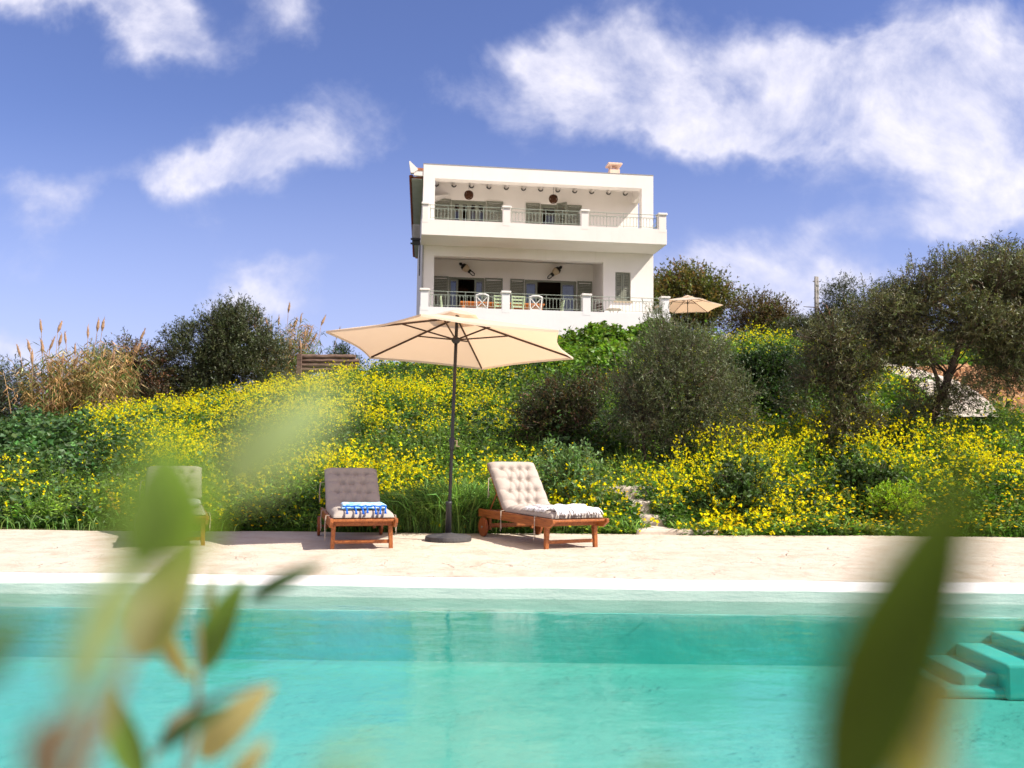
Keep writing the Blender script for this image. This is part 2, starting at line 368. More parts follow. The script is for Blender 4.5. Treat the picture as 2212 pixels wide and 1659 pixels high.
def tag(o, label=None, cat=None, group=None, kind=None):
    if label: o['label'] = label
    if cat: o['category'] = cat
    if group: o['group'] = group
    if kind: o['kind'] = kind
    return o
def empty(name, loc=(0, 0, 0), rz=0):
    o = bpy.data.objects.new(name, None); COL.objects.link(o); o.location = loc; o.rotation_euler = (0, 0, rz); o.empty_display_size = 0.1
    return o
def kids(o): return [c for c in bpy.data.objects if c.parent == o]
def copy_tree(o, parent=None):
    c = o.copy(); COL.objects.link(c); c.parent = parent
    for ch in kids(o): copy_tree(ch, c)
    return c
def struct(o): o['kind'] = 'structure'; return o

def npmesh(name, V, F, cols, mats, midx=None, parent=None, smooth=False, loc=None):
    """V (n,3), F (m,4) quads, cols (n,3)"""
    me = bpy.data.meshes.new(name)
    V = np.asarray(V, np.float32)
    if loc is not None: V = V - np.asarray(loc, np.float32)
    F = np.asarray(F, np.int32)
    me.vertices.add(len(V)); me.vertices.foreach_set('co', V.ravel())
    k = F.shape[1]
    me.loops.add(F.size); me.loops.foreach_set('vertex_index', F.ravel())
    me.polygons.add(len(F)); me.polygons.foreach_set('loop_start', np.arange(0, F.size, k, dtype=np.int32))
    if midx is not None: me.polygons.foreach_set('material_index', np.asarray(midx, np.int32))
    me.polygons.foreach_set('use_smooth', np.full(len(F), smooth))
    for m in mats: me.materials.append(MATS[m])
    me.update(calc_edges=True)
    if cols is not None:
        a = me.attributes.new('Col', 'FLOAT_COLOR', 'POINT')
        c4 = np.ones((len(V), 4), np.float32); c4[:, :3] = cols
        a.data.foreach_set('color', c4.ravel())
    o = bpy.data.objects.new(name, me); COL.objects.link(o)
    if parent: o.parent = parent
    if loc is not None and not parent: o.location = loc
    return o
def unit(a): return a / np.maximum(np.linalg.norm(a, axis=-1, keepdims=True), 1e-9)
def rnd_dir(n): return unit(RNG.normal(size=(n, 3)))
def leaves(P, D, L, W, C, fold=0.15, wide=0.45):
    """rhombic leaves: base P, direction D, length L, width W, colour C -> V,F,cols"""
    n = len(P); D = unit(D)
    S = unit(np.cross(D, unit(RNG.normal(size=(n, 3)) * 0.8 + np.array([0, 0, 1.0]))))
    N = np.cross(S, D)
    L = np.broadcast_to(np.asarray(L, float).reshape(-1, 1), (n, 1)); W = np.broadcast_to(np.asarray(W, float).reshape(-1, 1), (n, 1))
    mid = P + D * L * wide
    V = np.stack([P, mid + S * W / 2 + N * W * fold, P + D * L, mid - S * W / 2 + N * W * fold], 1).reshape(-1, 3)
    F = np.arange(4 * n).reshape(n, 4)
    return V, F, np.repeat(C, 4, 0)
def flowers(P, r, C):
    n = len(P); A = rnd_dir(n); B = unit(np.cross(A, rnd_dir(n)))
    r = np.broadcast_to(np.asarray(r, float).reshape(-1, 1), (n, 1))
    V = np.stack([P - A * r, P - B * r, P + A * r, P + B * r], 1).reshape(-1, 3)
    return V, np.arange(4 * n).reshape(n, 4), np.repeat(C, 4, 0)
def sticks(A, B, wd, C):
    n = len(A); D = unit(B - A); S = unit(np.cross(D, rnd_dir(n))); wd = np.broadcast_to(np.asarray(wd, float).reshape(-1, 1), (n, 1))
    V = np.stack([A - S * wd / 2, A + S * wd / 2, B + S * wd / 4, B - S * wd / 4], 1).reshape(-1, 3)
    return V, np.arange(4 * n).reshape(n, 4), np.repeat(C, 4, 0)
def merge(parts):
    Vs, Fs, Cs, Ms = [], [], [], []; b = 0
    for (V, F, C, mi) in parts:
        Vs.append(V); Fs.append(F + b); Cs.append(C); Ms.append(np.full(len(F), mi)); b += len(V)
    return np.concatenate(Vs), np.concatenate(Fs), np.concatenate(Cs), np.concatenate(Ms)
def tint(base, n, var=0.25, hue=0.12):
    base = np.asarray(base, float)
    k = np.exp(RNG.normal(size=(n, 1)) * var); h = 1 + RNG.normal(size=(n, 3)) * hue
    return np.clip(base * k * h, 0.002, 0.9)
def sn(x, y, s, seed=0):
    """smooth pseudo noise in about [-1,1]"""
    r = np.random.default_rng(seed); o = 0; tot = 0
    for k in range(7):
        a = r.uniform(0, 6.28); f = s * r.uniform(0.6, 2.4); ph = r.uniform(0, 6.28); am = 1 / (0.6 + f / s)
        o = o + am * np.sin((x * math.cos(a) + y * math.sin(a)) * f + ph + 1.3 * np.sin((y * math.cos(a) - x * math.sin(a)) * f * 0.7 + ph * 2)); tot += am
    return o / tot * 1.6

# ------------------------------------------------------------------ terrain
def edge_y(x): return 10.88 + 0.045 * x + 0.05 * np.sin(x * 1.7) + 0.03 * np.sin(x * 4.3 + 1)
def G(x, y):
    x = np.asarray(x, float); y = np.asarray(y, float)
    H = np.interp(x, [-60, -14, -10, -6, -3, 0, 3, 5, 10, 15, 60], [0.7, 1.4, 2.0, 3.0, 3.65, 3.9, 4.4, 4.65, 4.4, 4.3, 4.6])
    t = np.clip((y - edge_y(x)) / 16.7, 0, 1)
    z = H * t ** np.interp(x, [-14, -6, -3, 3, 8], [0.90, 0.98, 1.15, 1.12, 0.82])
    sl = np.interp(x, [-12, -3, 3, 10, 25], [-0.02, 0.0, 0.07, 0.12, 0.16])
    z = z + np.clip(y - 27.5, 0, 35) * sl
    z = z + 0.10 * sn(x, y, 0.9, 5) * np.clip(t * 4, 0, 1)
    return z - 0.03
gx = np.unique(np.concatenate([np.linspace(-1500, -40, 12), np.linspace(-40, 40, 161), np.linspace(40, 1500, 12)]))
gy = np.unique(np.concatenate([np.linspace(-600, 0, 8), np.linspace(0, 10.5, 15), np.linspace(10.5, 45, 116), np.linspace(46, 90, 16), np.linspace(100, 2500, 14)]))
XX, YY = np.meshgrid(gx, gy)
ZZ = G(XX, YY)
under = (XX > -13.4) & (XX < 13.4) & (YY < edge_y(XX) - 0.25) & (YY > -6)
ZZ = np.where(under, -2.0, ZZ)
nx, ny = len(gx), len(gy)
idx = np.arange(nx * ny).reshape(ny, nx)
Fg = np.stack([idx[:-1, :-1], idx[:-1, 1:], idx[1:, 1:], idx[1:, :-1]], -1).reshape(-1, 4)
g_o = npmesh('ground', np.stack([XX, YY, ZZ], -1).reshape(-1, 3), Fg, None, ['ground_soil'], smooth=True); struct(g_o)

# ------------------------------------------------------------------ pool and deck
WZ = -0.09; FY = 6.65; NY = 2.45; PX0, PX1 = -11.0, 4.35; FZ = -0.60
def deck():
    b = MB(); xs = list(np.linspace(-14, 14, 57))
    def strip(y0f, y1f, z1=0.0, z0=-0.35):
        for i in range(len(xs) - 1):
            a, c = xs[i], xs[i + 1]
            b.hexa([(a, y0f(a), z0), (c, y0f(c), z0), (c, y1f(c), z0), (a, y1f(a), z0), (a, y0f(a), z1), (c, y0f(c), z1), (c, y1f(c), z1), (a, y1f(a), z1)])
    strip(lambda x: FY + 0.50, lambda x: float(edge_y(x)) + 0.04)
    strip(lambda x: -7.0, lambda x: NY - 0.30)
    for (x0, x1) in ((-14, PX0 - 0.3), (PX1 + 0.3, 14)):
        b.box(x0, x1, NY - 0.30, FY + 0.50, -0.35, 0.0)
    struct(b.build('pool_deck', 'deck_stone'))
deck()
def coping():
    b = MB(); n = 220
    # rounded plaster edge, a little uneven, along the far side
    prof = [(0.50, -0.004), (0.30, 0.006), (0.10, 0.006), (0.02, 0.003), (0.006, -0.003), (0.0, -0.012), (0.0, -0.192), (0.06, -0.192), (0.06, -0.3)]
    vs = []; fs = []; m = len(prof)
    for i in range(n + 1):
        x = PX0 - 0.3 + (PX1 - PX0 + 0.6) * i / n
        for (dy, z) in prof:
            vs.append((x, FY + dy + 0.006 * math.sin(x * 2.1) + 0.003 * math.sin(x * 9), z + (0.003 * math.sin(x * 3.7) if z > -0.05 else 0)))
    for i in range(n):
        for k in range(m - 1): fs.append((i * m + k, i * m + k + 1, (i + 1) * m + k + 1, (i + 1) * m + k))
    b._add(vs, fs)
    b.box(PX0 - 0.3, PX1 + 0.3, NY - 0.30, NY, -0.3, 0.004)
    b.box(PX0 - 0.3, PX0, NY, FY, -0.3, 0.004); b.box(PX1, PX1 + 0.3, NY, FY, -0.3, 0.004)
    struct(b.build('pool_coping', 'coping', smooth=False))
    b = MB(); e = 0.004
    b._add([(PX0, NY, FZ), (PX1, NY, FZ), (PX1, FY + e, FZ), (PX0, FY + e, FZ), (PX0, NY, -0.29), (PX1, NY, -0.29), (PX1, FY + e, -0.29), (PX0, FY + e, -0.29)],
           [(0, 4, 5, 1), (0, 3, 7, 4), (1, 5, 6, 2)])
    # floor rising in a soft cove to the far wall
    pf = [(NY, FZ), (5.2, FZ), (6.2, FZ), (6.45, FZ), (6.54, FZ + 0.004), (6.59, FZ + 0.014), (6.62, FZ + 0.03), (FY - 0.013, FZ + 0.055)]
    b._add([(x, y, z) for x in (PX0, PX1) for y, z in pf], [(i, i + 8, i + 9, i + 1) for i in range(7)])
    struct(b.build('pool_basin', 'basin', smooth=True))
    # wall below the coping: turquoise strengthened past the floor's to offset shade and reflection
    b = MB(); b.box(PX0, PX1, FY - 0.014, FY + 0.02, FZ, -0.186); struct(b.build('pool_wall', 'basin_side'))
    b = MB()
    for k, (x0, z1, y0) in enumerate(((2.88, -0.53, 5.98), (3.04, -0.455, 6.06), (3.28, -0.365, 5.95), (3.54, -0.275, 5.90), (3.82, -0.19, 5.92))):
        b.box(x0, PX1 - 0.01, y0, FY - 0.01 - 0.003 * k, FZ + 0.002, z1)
    o = b.build('pool_steps', 'basin_side', bevel=0.02); struct(o)  # wall turquoise subdues the steps in place of weak shadow contrast
    b = MB(); b.box(PX0 - 0.02, PX1 + 0.02, NY - 0.02, FY + 0.03, FZ - 0.1, WZ); struct(b.build('pool_water', 'water'))
coping()

# garden steps leading up from the deck
b = MB()
for (x0, x1, y0, y1, z) in ((1.55, 2.6, 10.95, 11.50, 0.065), (1.50, 2.35, 11.42, 12.0, 0.20), (1.35, 2.2, 11.95, 12.6, 0.35), (1.25, 2.1, 12.5, 13.3, 0.52)):
    b.hexa([(x0, y0, z - 0.35), (x1, y0 + 0.05, z - 0.35), (x1 - 0.1, y1, z - 0.35), (x0 - 0.05, y1, z - 0.35), (x0, y0, z), (x1, y0 + 0.05, z), (x1 - 0.1, y1, z), (x0 - 0.05, y1, z + 0.01)])
struct(b.build('garden_steps', 'pale_concrete', bevel=0.03))
# pale path curving up the hill on the right
PATHC = [(8.15, 15.9), (8.55, 16.8), (8.85, 17.6), (9.1, 18.6), (9.2, 19.8), (9.05, 21.3), (8.6, 23.5)]
def path():
    b = MB(); pts = [Vector((x, y, 0)) for x, y in PATHC]; N = 48; cv = []
    for i in range(N + 1):
        s = i / N * (len(pts) - 1); k = min(int(s), len(pts) - 2); f = s - k
        p0 = pts[max(k - 1, 0)]; p1 = pts[k]; p2 = pts[k + 1]; p3 = pts[min(k + 2, len(pts) - 1)]
        cv.append(0.5 * ((2 * p1) + (p2 - p0) * f + (2 * p0 - 5 * p1 + 4 * p2 - p3) * f * f + (3 * p1 - p0 - 3 * p2 + p3) * f ** 3))
    vs = []; fs = []
    for i, p in enumerate(cv):
        d = (cv[min(i + 1, N)] - cv[max(i - 1, 0)]).normalized(); r = Vector((d.y, -d.x, 0)); zc = float(G(p.x, p.y)) + 0.22
        for (o, dz) in ((-0.46, -0.5), (-0.44, 0), (0.56, 0.0), (0.60, -0.5)):
            q = p + r * o; vs.append((q.x, q.y, zc + dz))
    for i in range(N):
        for k in range(3): fs.append((i * 4 + k, i * 4 + k + 1, (i + 1) * 4 + k + 1, (i + 1) * 4 + k))
    b._add(vs, fs); struct(b.build('path', 'pale_concrete', smooth=False, bevel=0.02))
path()
# bank of bare orange clods beside the path
xs = np.linspace(9.5, 16.0, 110); ys = np.linspace(14.6, 23.0, 150); SX, SY = np.meshgrid(xs, ys)
SZ = G(SX, SY) + 0.06 + 0.10 * np.abs(sn(SX, SY, 5, 3)) + 0.07 * np.abs(sn(SX, SY, 13, 4)) + 0.035 * sn(SX, SY, 30, 8)
ed = np.minimum(np.minimum(SX - 9.5, 16.0 - SX), np.minimum(SY - 14.6, 23 - SY)); SZ = SZ - 0.5 * np.clip(1 - ed / 0.5, 0, 1)
ii = np.arange(SX.size).reshape(SX.shape)
so = npmesh('soil_bank', np.stack([SX, SY, SZ], -1).reshape(-1, 3), np.stack([ii[:-1, :-1], ii[:-1, 1:], ii[1:, 1:], ii[1:, :-1]], -1).reshape(-1, 4), None, ['orange_soil'], smooth=False)
struct(so)

# ------------------------------------------------------------------ villa
HYAW = R(7.2); HO = (-3.124, 29.8, 0)
villa = tag(empty('white_villa', HO, HYAW), 'white two storey villa with grey green shutters and balcony on top of the hill', 'house')
W_ = 8.13
def hb(name, mat, boxes, parent=villa, bevel=0.0):
    b = MB()
    for q in boxes: b.box(*q)
    return b.build(name, mat, parent, bevel=bevel)
# lower door openings (u0,u1,top) in the back wall of each loggia, w = 2.0
LOW = [(1.03, 2.34), (3.83, 5.78)]; UPP = [(1.08, 2.36), (4.40, 5.37)]
wb = []
def wall_with_openings(z0, z1, ops, top, sill):
    u = 0.30
    for (a, c) in ops:
        wb.append((u, a, 2.0, 2.25, z0, z1)); wb.append((a, c, 2.0, 2.25, top, z1))
        if sill > z0: wb.append((a, c, 2.0, 2.25, z0, sill))
        u = c
    wb.append((u, W_ - 0.25, 2.0, 2.25, z0, z1))
wall_with_openings(5.2, 7.98, LOW, 7.33, 5.2)
wall_with_openings(8.2, 10.86, UPP, 10.20, 8.2)
# ground floor: left pier, lintel, right block with window niche, side and back walls
wb += [(0, 0.42, 0, 0.35, 3.6, 8.0), (0, 0.30, 0.35, 9.5, 3.6, 8.0), (0.42, 6.33, 0, 0.30, 7.65, 8.0),
       (6.33, 6.76, 0, 0.30, 3.6, 8.0), (6.76, 7.31, 0, 0.30, 3.6, 6.29), (6.76, 7.31, 0, 0.30, 7.32, 8.0), (7.31, W_, 0, 0.30, 3.6, 8.0), (6.76, 7.31, 0.13, 0.28, 6.29, 7.32),
       (6.40, 6.62, 0.30, 2.0, 5.2, 8.0), (W_ - 0.25, W_, 0.30, 9.5, 3.6, 8.0), (0.30, W_ - 0.25, 9.25, 9.5, 3.6, 10.6),
       (0.30, W_ - 0.25, 0.35, 2.0, 4.9, 5.2)]
# upper floor frame
wb += [(0, 0.40, 0, 0.35, 8.0, 10.35), (7.71, W_, 0, 0.35, 8.0, 10.35), (0, W_, 0, 0.35, 10.35, 10.84),
       (0, 0.28, 0.35, 9.5, 8.0, 10.6), (W_ - 0.25, W_, 0.35, 2.0, 10.38, 10.84), (W_ - 0.25, W_, 2.0, 9.5, 8.0, 10.6)]
hb('wall', 'house_white', wb)
hb('floor_slab', 'house_white', [(0.003, W_ - 0.003, 0.003, 9.4, 8.003, 8.2), (0.31, W_ - 0.26, 2.26, 9.2, 5.0, 5.2)])
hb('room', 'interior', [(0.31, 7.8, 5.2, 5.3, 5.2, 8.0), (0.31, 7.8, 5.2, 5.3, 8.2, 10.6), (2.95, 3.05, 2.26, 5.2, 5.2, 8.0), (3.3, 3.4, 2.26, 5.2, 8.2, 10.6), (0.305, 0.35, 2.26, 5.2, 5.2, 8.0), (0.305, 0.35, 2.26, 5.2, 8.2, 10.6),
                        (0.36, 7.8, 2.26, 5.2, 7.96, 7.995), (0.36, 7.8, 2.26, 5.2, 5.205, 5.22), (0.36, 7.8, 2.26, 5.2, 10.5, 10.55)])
# roof: loggia ceiling slab, tiled slope behind, coping line, raised white barge end
hb('roof_slab', 'house_white', [(0.29, W_ - 0.26, 0.36, 2.2, 10.82, 10.90)])
hb('roof_flashing', 'ac_grey', [(-0.012, W_ + 0.012, -0.012, 0.37, 10.84, 10.855)])
b = MB()
b.hexa([(-0.36, 0.25, 10.36), (-0.004, 0.25, 10.40), (-0.004, 2.3, 10.18), (-0.29, 2.3, 10.12), (-0.36, 0.25, 10.44), (-0.004, 0.25, 10.48), (-0.004, 2.3, 10.26), (-0.29, 2.3, 10.20)])
b.hexa([(-0.29, 2.3, 10.12), (W_, 2.3, 10.62), (W_, 9.6, 9.85), (-0.10, 9.0, 9.48), (-0.29, 2.3, 10.20), (W_, 2.3, 10.74), (W_, 9.6, 9.93), (-0.10, 9.0, 9.56)])
roof = b.build('tiled_roof', 'tile_orange', villa)
b = MB()
for i in range(58):
    f = i / 57; w0 = 0.12 + f * 8.3; u0 = -0.43 + f * 0.27; z0 = 10.43 - f * 0.95
    b.tube([(u0 - 0.02, w0, z0 - 0.02), (u0 + 0.03, w0 + 0.15, z0 + 0.02)], [0.05, 0.065], 8)
b.build('verge_tile', 'tile', roof)
b = MB()
for i in range(3): b.tube([(-0.20 + i * 0.075, 0.0, 10.64), (-0.20 + i * 0.075, 0.5, 10.70)], 0.05, 10)
b.build('ridge_tile', 'tile_orange', roof)
b = MB()
def prism(b, poly, w0, w1):
    n = len(poly); b._add([(u, w0, z) for u, z in poly] + [(u, w1, z) for u, z in poly], [tuple(range(n)), tuple(reversed(range(n, 2 * n)))] + [(i, i + n, (i + 1) % n + n, (i + 1) % n) for i in range(n)])
prism(b, [(-0.335, 10.43), (-0.006, 10.42), (-0.006, 10.60), (-0.20, 10.60), (-0.335, 10.63)], 0.02, 0.14)
prism(b, [(-0.50, 10.88), (-0.44, 10.50), (-0.34, 10.50), (-0.20, 10.61), (-0.21, 10.66), (-0.48, 10.91)], -0.02, 0.16)
b.build('barge_board', 'house_white', villa)
b = MB(); b.hexa([(-0.40, 0.16, 10.33), (-0.006, 0.16, 10.33), (-0.006, 8.4, 9.42), (-0.14, 8.4, 9.42), (-0.40, 0.16, 10.355), (-0.006, 0.16, 10.355), (-0.006, 8.4, 9.45), (-0.14, 8.4, 9.45)])
b.build('soffit', 'soffit', villa)
ch = hb('chimney', 'chimney_paint', [(6.92, 7.29, 1.5, 1.87, 10.905, 11.50), (6.94, 7.0, 1.52, 1.58, 11.50, 11.66), (7.21, 7.27, 1.52, 1.58, 11.50, 11.66), (6.94, 7.0, 1.79, 1.85, 11.50, 11.66), (7.21, 7.27, 1.79, 1.85, 11.50, 11.66)])
hb('chimney_cap', 'chimney_paint', [(6.84, 7.37, 1.42, 1.95, 11.66, 11.73)], ch, 0.01)
# rafters of the upper loggia
for i in range(12):
    u = 0.52 + i * 0.6455
    b = MB(); b.tube([(u, 0.36, 10.755), (u, 1.97, 10.755)], 0.062, 14); rf = b.build('rafter', 'house_white', villa, True)
    b = MB(); pts = [(u + 0.074 * math.cos(a), 1.985, 10.755 + 0.074 * math.sin(a)) for a in np.linspace(-math.pi * 0.97, -0.1, 12)]
    b.tube(pts, 0.024, 6); b.build('rafter_gap_shade', 'black', rf)  # black crescent stands for the shaded gap where rafter meets wall
# balcony and terrace
hb('balcony', 'house_white', [(-0.06, 8.16, -1.5, -1.36, 8.0, 8.51), (-0.06, 8.16, -1.36, -0.003, 8.003, 8.17), (-0.06, 0.06, -1.36, -0.003, 8.17, 8.51), (8.03, 8.16, -1.36, -0.003, 8.17, 8.51)])
hb('terrace', 'terrace_white', [(-0.08, 8.16, -1.9, -1.76, 3.4, 5.57), (-0.06, 8.16, -1.76, -0.003, 4.9, 5.2), (-0.08, 0.06, -1.76, -0.003, 3.4, 5.57), (8.02, 8.16, -1.76, -0.003, 3.4, 5.57), (8.16, 11.0, -0.2, 0.0, 3.4, 5.15)])
def post(u0, u1, w0, z0, z1, cap=0.07):
    b = MB(); wd = u1 - u0; b.box(u0 + 0.02, u1 - 0.02, w0 - 0.004, w0 + wd - 0.03, z0, z1 - cap)
    p = b.build('post', 'terrace_white' if z1 < 7 else 'house_white', villa)
    b = MB(); b.box(u0 - 0.015, u1 + 0.015, w0 - 0.04, w0 + wd + 0.01, z1 - cap, z1); b.build('post_cap', 'house_white', p, bevel=0.01)
for (a, c) in ((-0.08, 0.21), (2.54, 2.83), (5.19, 5.49), (7.84, 8.13)): post(a, c, -1.9, 5.45, 6.16)
for (a, c) in ((-0.06, 0.17), (2.58, 2.86), (5.21, 5.49), (7.87, 8.16)): post(a, c, -1.5, 8.40, 9.07)
def railing(u0, u1, w0, zb, zt, side=False):
    b = MB()
    def P(u, z): return (w0, u, z) if side else (u, w0, z)
    r = 0.008
    b.tube([P(u0, zt), P(u1, zt)], 0.011, 6); b.tube([P(u0 + 0.04, zt - 0.11), P(u1 - 0.04, zt - 0.11)], r, 6); b.tube([P(u0 + 0.04, zb + 0.07), P(u1 - 0.04, zb + 0.07)], r, 6)
    n = max(2, round((u1 - u0) / 0.115))
    for i in range(n):
        u = u0 + 0.06 + (u1 - u0 - 0.12) * i / (n - 1)
        b.tube([P(u, zb + 0.07), P(u, zt - 0.11)], 0.0068, 5)
        if i < n - 1:
            cu = u + (u1 - u0 - 0.12) / (n - 1) / 2; rr = (u1 - u0) / n * 0.36
            b.tube([P(cu + rr * math.cos(a), zt - 0.125 - 0.0 - rr * 0.9 + rr * math.sin(a)) for a in np.linspace(-0.3, math.pi + 0.3, 7)], 0.004, 4)
    m = max(2, round((u1 - u0) / 0.58))
    for i in range(m + 1):
        u = u0 + 0.05 + (u1 - u0 - 0.10) * i / m
        b.tube([P(u, zb), P(u, zt)], 0.008, 6)
    b.build('railing', 'rail_metal', villa)
for (a, c) in ((0.20, 2.55), (2.82, 5.20), (5.48, 7.85)): railing(a, c, -1.83, 5.57, 6.09)
for (a, c) in ((0.16, 2.59), (2.85, 5.22), (5.48, 7.88)): railing(a, c, -1.43, 8.51, 9.01)
railing(-1.60, -0.02, 8.09, 5.57, 6.09, True); railing(-1.28, -0.02, 8.10, 8.51, 9.01, True)
# shutters
def shutter(u0, u1, z0, z1, w0=1.95, yaw=0, pivot=None):
    b = MB(); wd = u1 - u0; f = 0.055; t = 0.035
    b.box(0, f, 0, t, 0, z1 - z0); b.box(wd - f, wd, 0, t, 0, z1 - z0)
    for (a, c) in ((0, f), ((z1 - z0) * 0.42, (z1 - z0) * 0.42 + f), (z1 - z0 - f, z1 - z0)): b.box(f, wd - f, 0.002, t - 0.002, a, c)
    z = f
    while z < z1 - z0 - f - 0.03:
        if not ((z1 - z0) * 0.42 - 0.05 < z < (z1 - z0) * 0.42 + f): b.hexa([(f, 0.0, z), (wd - f, 0.0, z), (wd - f, 0.010, z), (f, 0.010, z), (f, 0.022, z + 0.045), (wd - f, 0.022, z + 0.045), (wd - f, 0.032, z + 0.045), (f, 0.032, z + 0.045)])
        z += 0.058
    o = b.build('shutter', 'shutter', villa); o.location = (u0, w0, z0); o.rotation_euler = (0, 0, yaw); return o
for (a, c) in ((0.46, 1.02), (2.35, 3.01), (3.29, 3.81), (5.80, 6.36)): shutter(a, c, 5.22, 7.33)
for (a, c) in ((0.46, 1.07), (2.37, 2.99), (3.84, 4.38), (5.40, 5.95)): shutter(a, c, 8.22, 10.20)
shutter(4.98, 5.40, 8.22, 10.22, 1.90, R(-38))
shutter(6.78, 7.035, 6.31, 7.31, 0.06); shutter(7.045, 7.30, 6.31, 7.31, 0.06)
hb('window_sill', 'cream', [(6.70, 7.37, -0.04, 0.12, 6.24, 6.29)])
def door_frame(u0, u1, z0, z1, leaves_):
    """leaves_: list of (u0,u1,closed) glazed leaves"""
    b = MB(); f = 0.06
    b.box(u0, u0 + f, 2.03, 2.12, z0, z1); b.box(u1 - f, u1, 2.03, 2.12, z0, z1); b.box(u0 + f, u1 - f, 2.03, 2.12, z1 - f, z1)
    fr = b.build('door_frame', 'shutter', villa)
    for (a, c, g) in leaves_:
        b = MB(); b.box(a, a + 0.07, 2.06, 2.11, z0, z1 - f); b.box(c - 0.07, c, 2.06, 2.11, z0, z1 - f); b.box(a + 0.07, c - 0.07, 2.06, 2.11, z1 - f - 0.08, z1 - f); b.box(a + 0.07, c - 0.07, 2.06, 2.11, z0, z0 + 0.12)
        b.build('door_leaf', 'shutter', fr)
        b = MB(); b.box(a + 0.07, c - 0.07, 2.08, 2.086, z0 + 0.12, z1 - f - 0.08); b.build('door_glass', 'window_glass', fr)
        if g:
            b = MB(); n = 14
            for i in range(n):
                ua = a + 0.08 + (c - a - 0.16) * i / n; ub = a + 0.08 + (c - a - 0.16) * (i + 1) / n
                b.hexa([(ua, 2.15 + 0.02 * (i % 2), z0 + 0.1), (ub, 2.15 + 0.02 * ((i + 1) % 2), z0 + 0.1), (ub, 2.165 + 0.02 * ((i + 1) % 2), z0 + 0.1), (ua, 2.165 + 0.02 * (i % 2), z0 + 0.1),
                        (ua, 2.15 + 0.02 * (i % 2), z0 + g), (ub, 2.15 + 0.02 * ((i + 1) % 2), z0 + g), (ub, 2.165 + 0.02 * ((i + 1) % 2), z0 + g), (ua, 2.165 + 0.02 * (i % 2), z0 + g)])
            b.build('curtain', 'curtain', fr)
door_frame(1.03, 2.34, 5.2, 7.33, [(1.04, 1.38, 1.95), (1.98, 2.33, 1.95)])
door_frame(3.83, 5.78, 5.2, 7.33, [(3.84, 4.31, 1.95), (5.19, 5.76, 1.95)])
door_frame(1.08, 2.36, 8.2, 10.20, [(1.14, 1.44, 1.15), (1.44, 1.74, 1.15), (1.74, 2.03, 1.15), (2.03, 2.33, 1.15)])
door_frame(4.40, 5.37, 8.2, 10.20, [(4.42, 5.0, 1.1)])
b = MB(); b.tube([(0.03, -0.03, 3.8), (0.03, -0.03, 7.98)], 0.03, 8); b.build('drainpipe', 'ac_grey', villa)
# sloping white shelf like hood on the left of the upper loggia
b = MB(); b.hexa([(0.30, 1.2, 9.98), (1.0, 1.94, 10.33), (1.0, 1.99, 10.33), (0.30, 1.99, 9.98), (0.30, 1.2, 10.06), (1.0, 1.94, 10.38), (1.0, 1.99, 10.38), (0.30, 1.99, 10.06)])
b.build('hood', 'house_white', villa)

def hpt(u, w0, z):
    return (HO[0] + u * math.cos(HYAW) - w0 * math.sin(HYAW), HO[1] + u * math.sin(HYAW) + w0 * math.cos(HYAW), z)
# air conditioner on the side wall
ac = tag(empty('air_conditioner', hpt(-0.02, 1.9, 8.62), HYAW), 'grey air conditioner box bracketed to the shaded side wall of the villa', 'air conditioner')
b = MB(); b.box(-0.30, -0.02, 0, 0.75, 0.08, 0.58); b.build('body', 'ac_grey', ac, bevel=0.02)
b = MB()
for k in range(7): b.tube([(-0.22 + 0.02 * 0, -0.008, 0.14 + k * 0.06), (-0.08, -0.008, 0.14 + k * 0.06)], 0.006, 5)
b.build('grille', 'steel', ac)
b = MB(); b.box(-0.36, 0.0, -0.02, 0.04, 0.0, 0.06); b.box(-0.36, 0.0, 0.68, 0.74, 0.0, 0.06); b.box(-0.30, -0.02, 0.05, 0.67, -0.04, 0.03); b.build('bracket', 'dark_metal', ac)
b = MB(); b.tube([(-0.10, 0.1, 0.1), (-0.02, 0.05, -0.1), (-0.02, 0.05, -1.3)], 0.02, 6); b.build('pipe', 'dark_metal', ac)

# wicker lamps
def wicker_lamp(u, label):
    t = tag(empty('wicker_lamp', hpt(u, 0.8, 10.05), HYAW), label, 'pendant lamp', 'wicker lamps in the upper loggia')
    b = MB(); prof = [(0.085, -0.135), (0.135, -0.08), (0.155, 0.0), (0.135, 0.09), (0.085, 0.135), (0.02, 0.14)]
    for k in range(18):
        a = 2 * math.pi * k / 18; b.tube([(r * math.cos(a), r * math.sin(a), z) for r, z in prof], 0.013, 5)
    for (r, z) in prof[:5]: b.tube([(r * math.cos(a), r * math.sin(a), z) for a in np.linspace(0, 6.283, 19)], 0.011, 5)
    b.lathe([(0.06, -0.12), (0.10, 0.0), (0.06, 0.12)], n=16)
    b.build('lamp_shade', 'wicker', t)
    b = MB(); b.tube([(0, 0, 0.13), (0, 0, 0.78)], 0.006, 5); b.build('cord', 'black', t)
wicker_lamp(1.63, 'brown wicker lamp hanging in the upper loggia in front of the fully glazed balcony door')
wicker_lamp(4.67, 'brown wicker lamp hanging in the upper loggia above the half open balcony shutter')
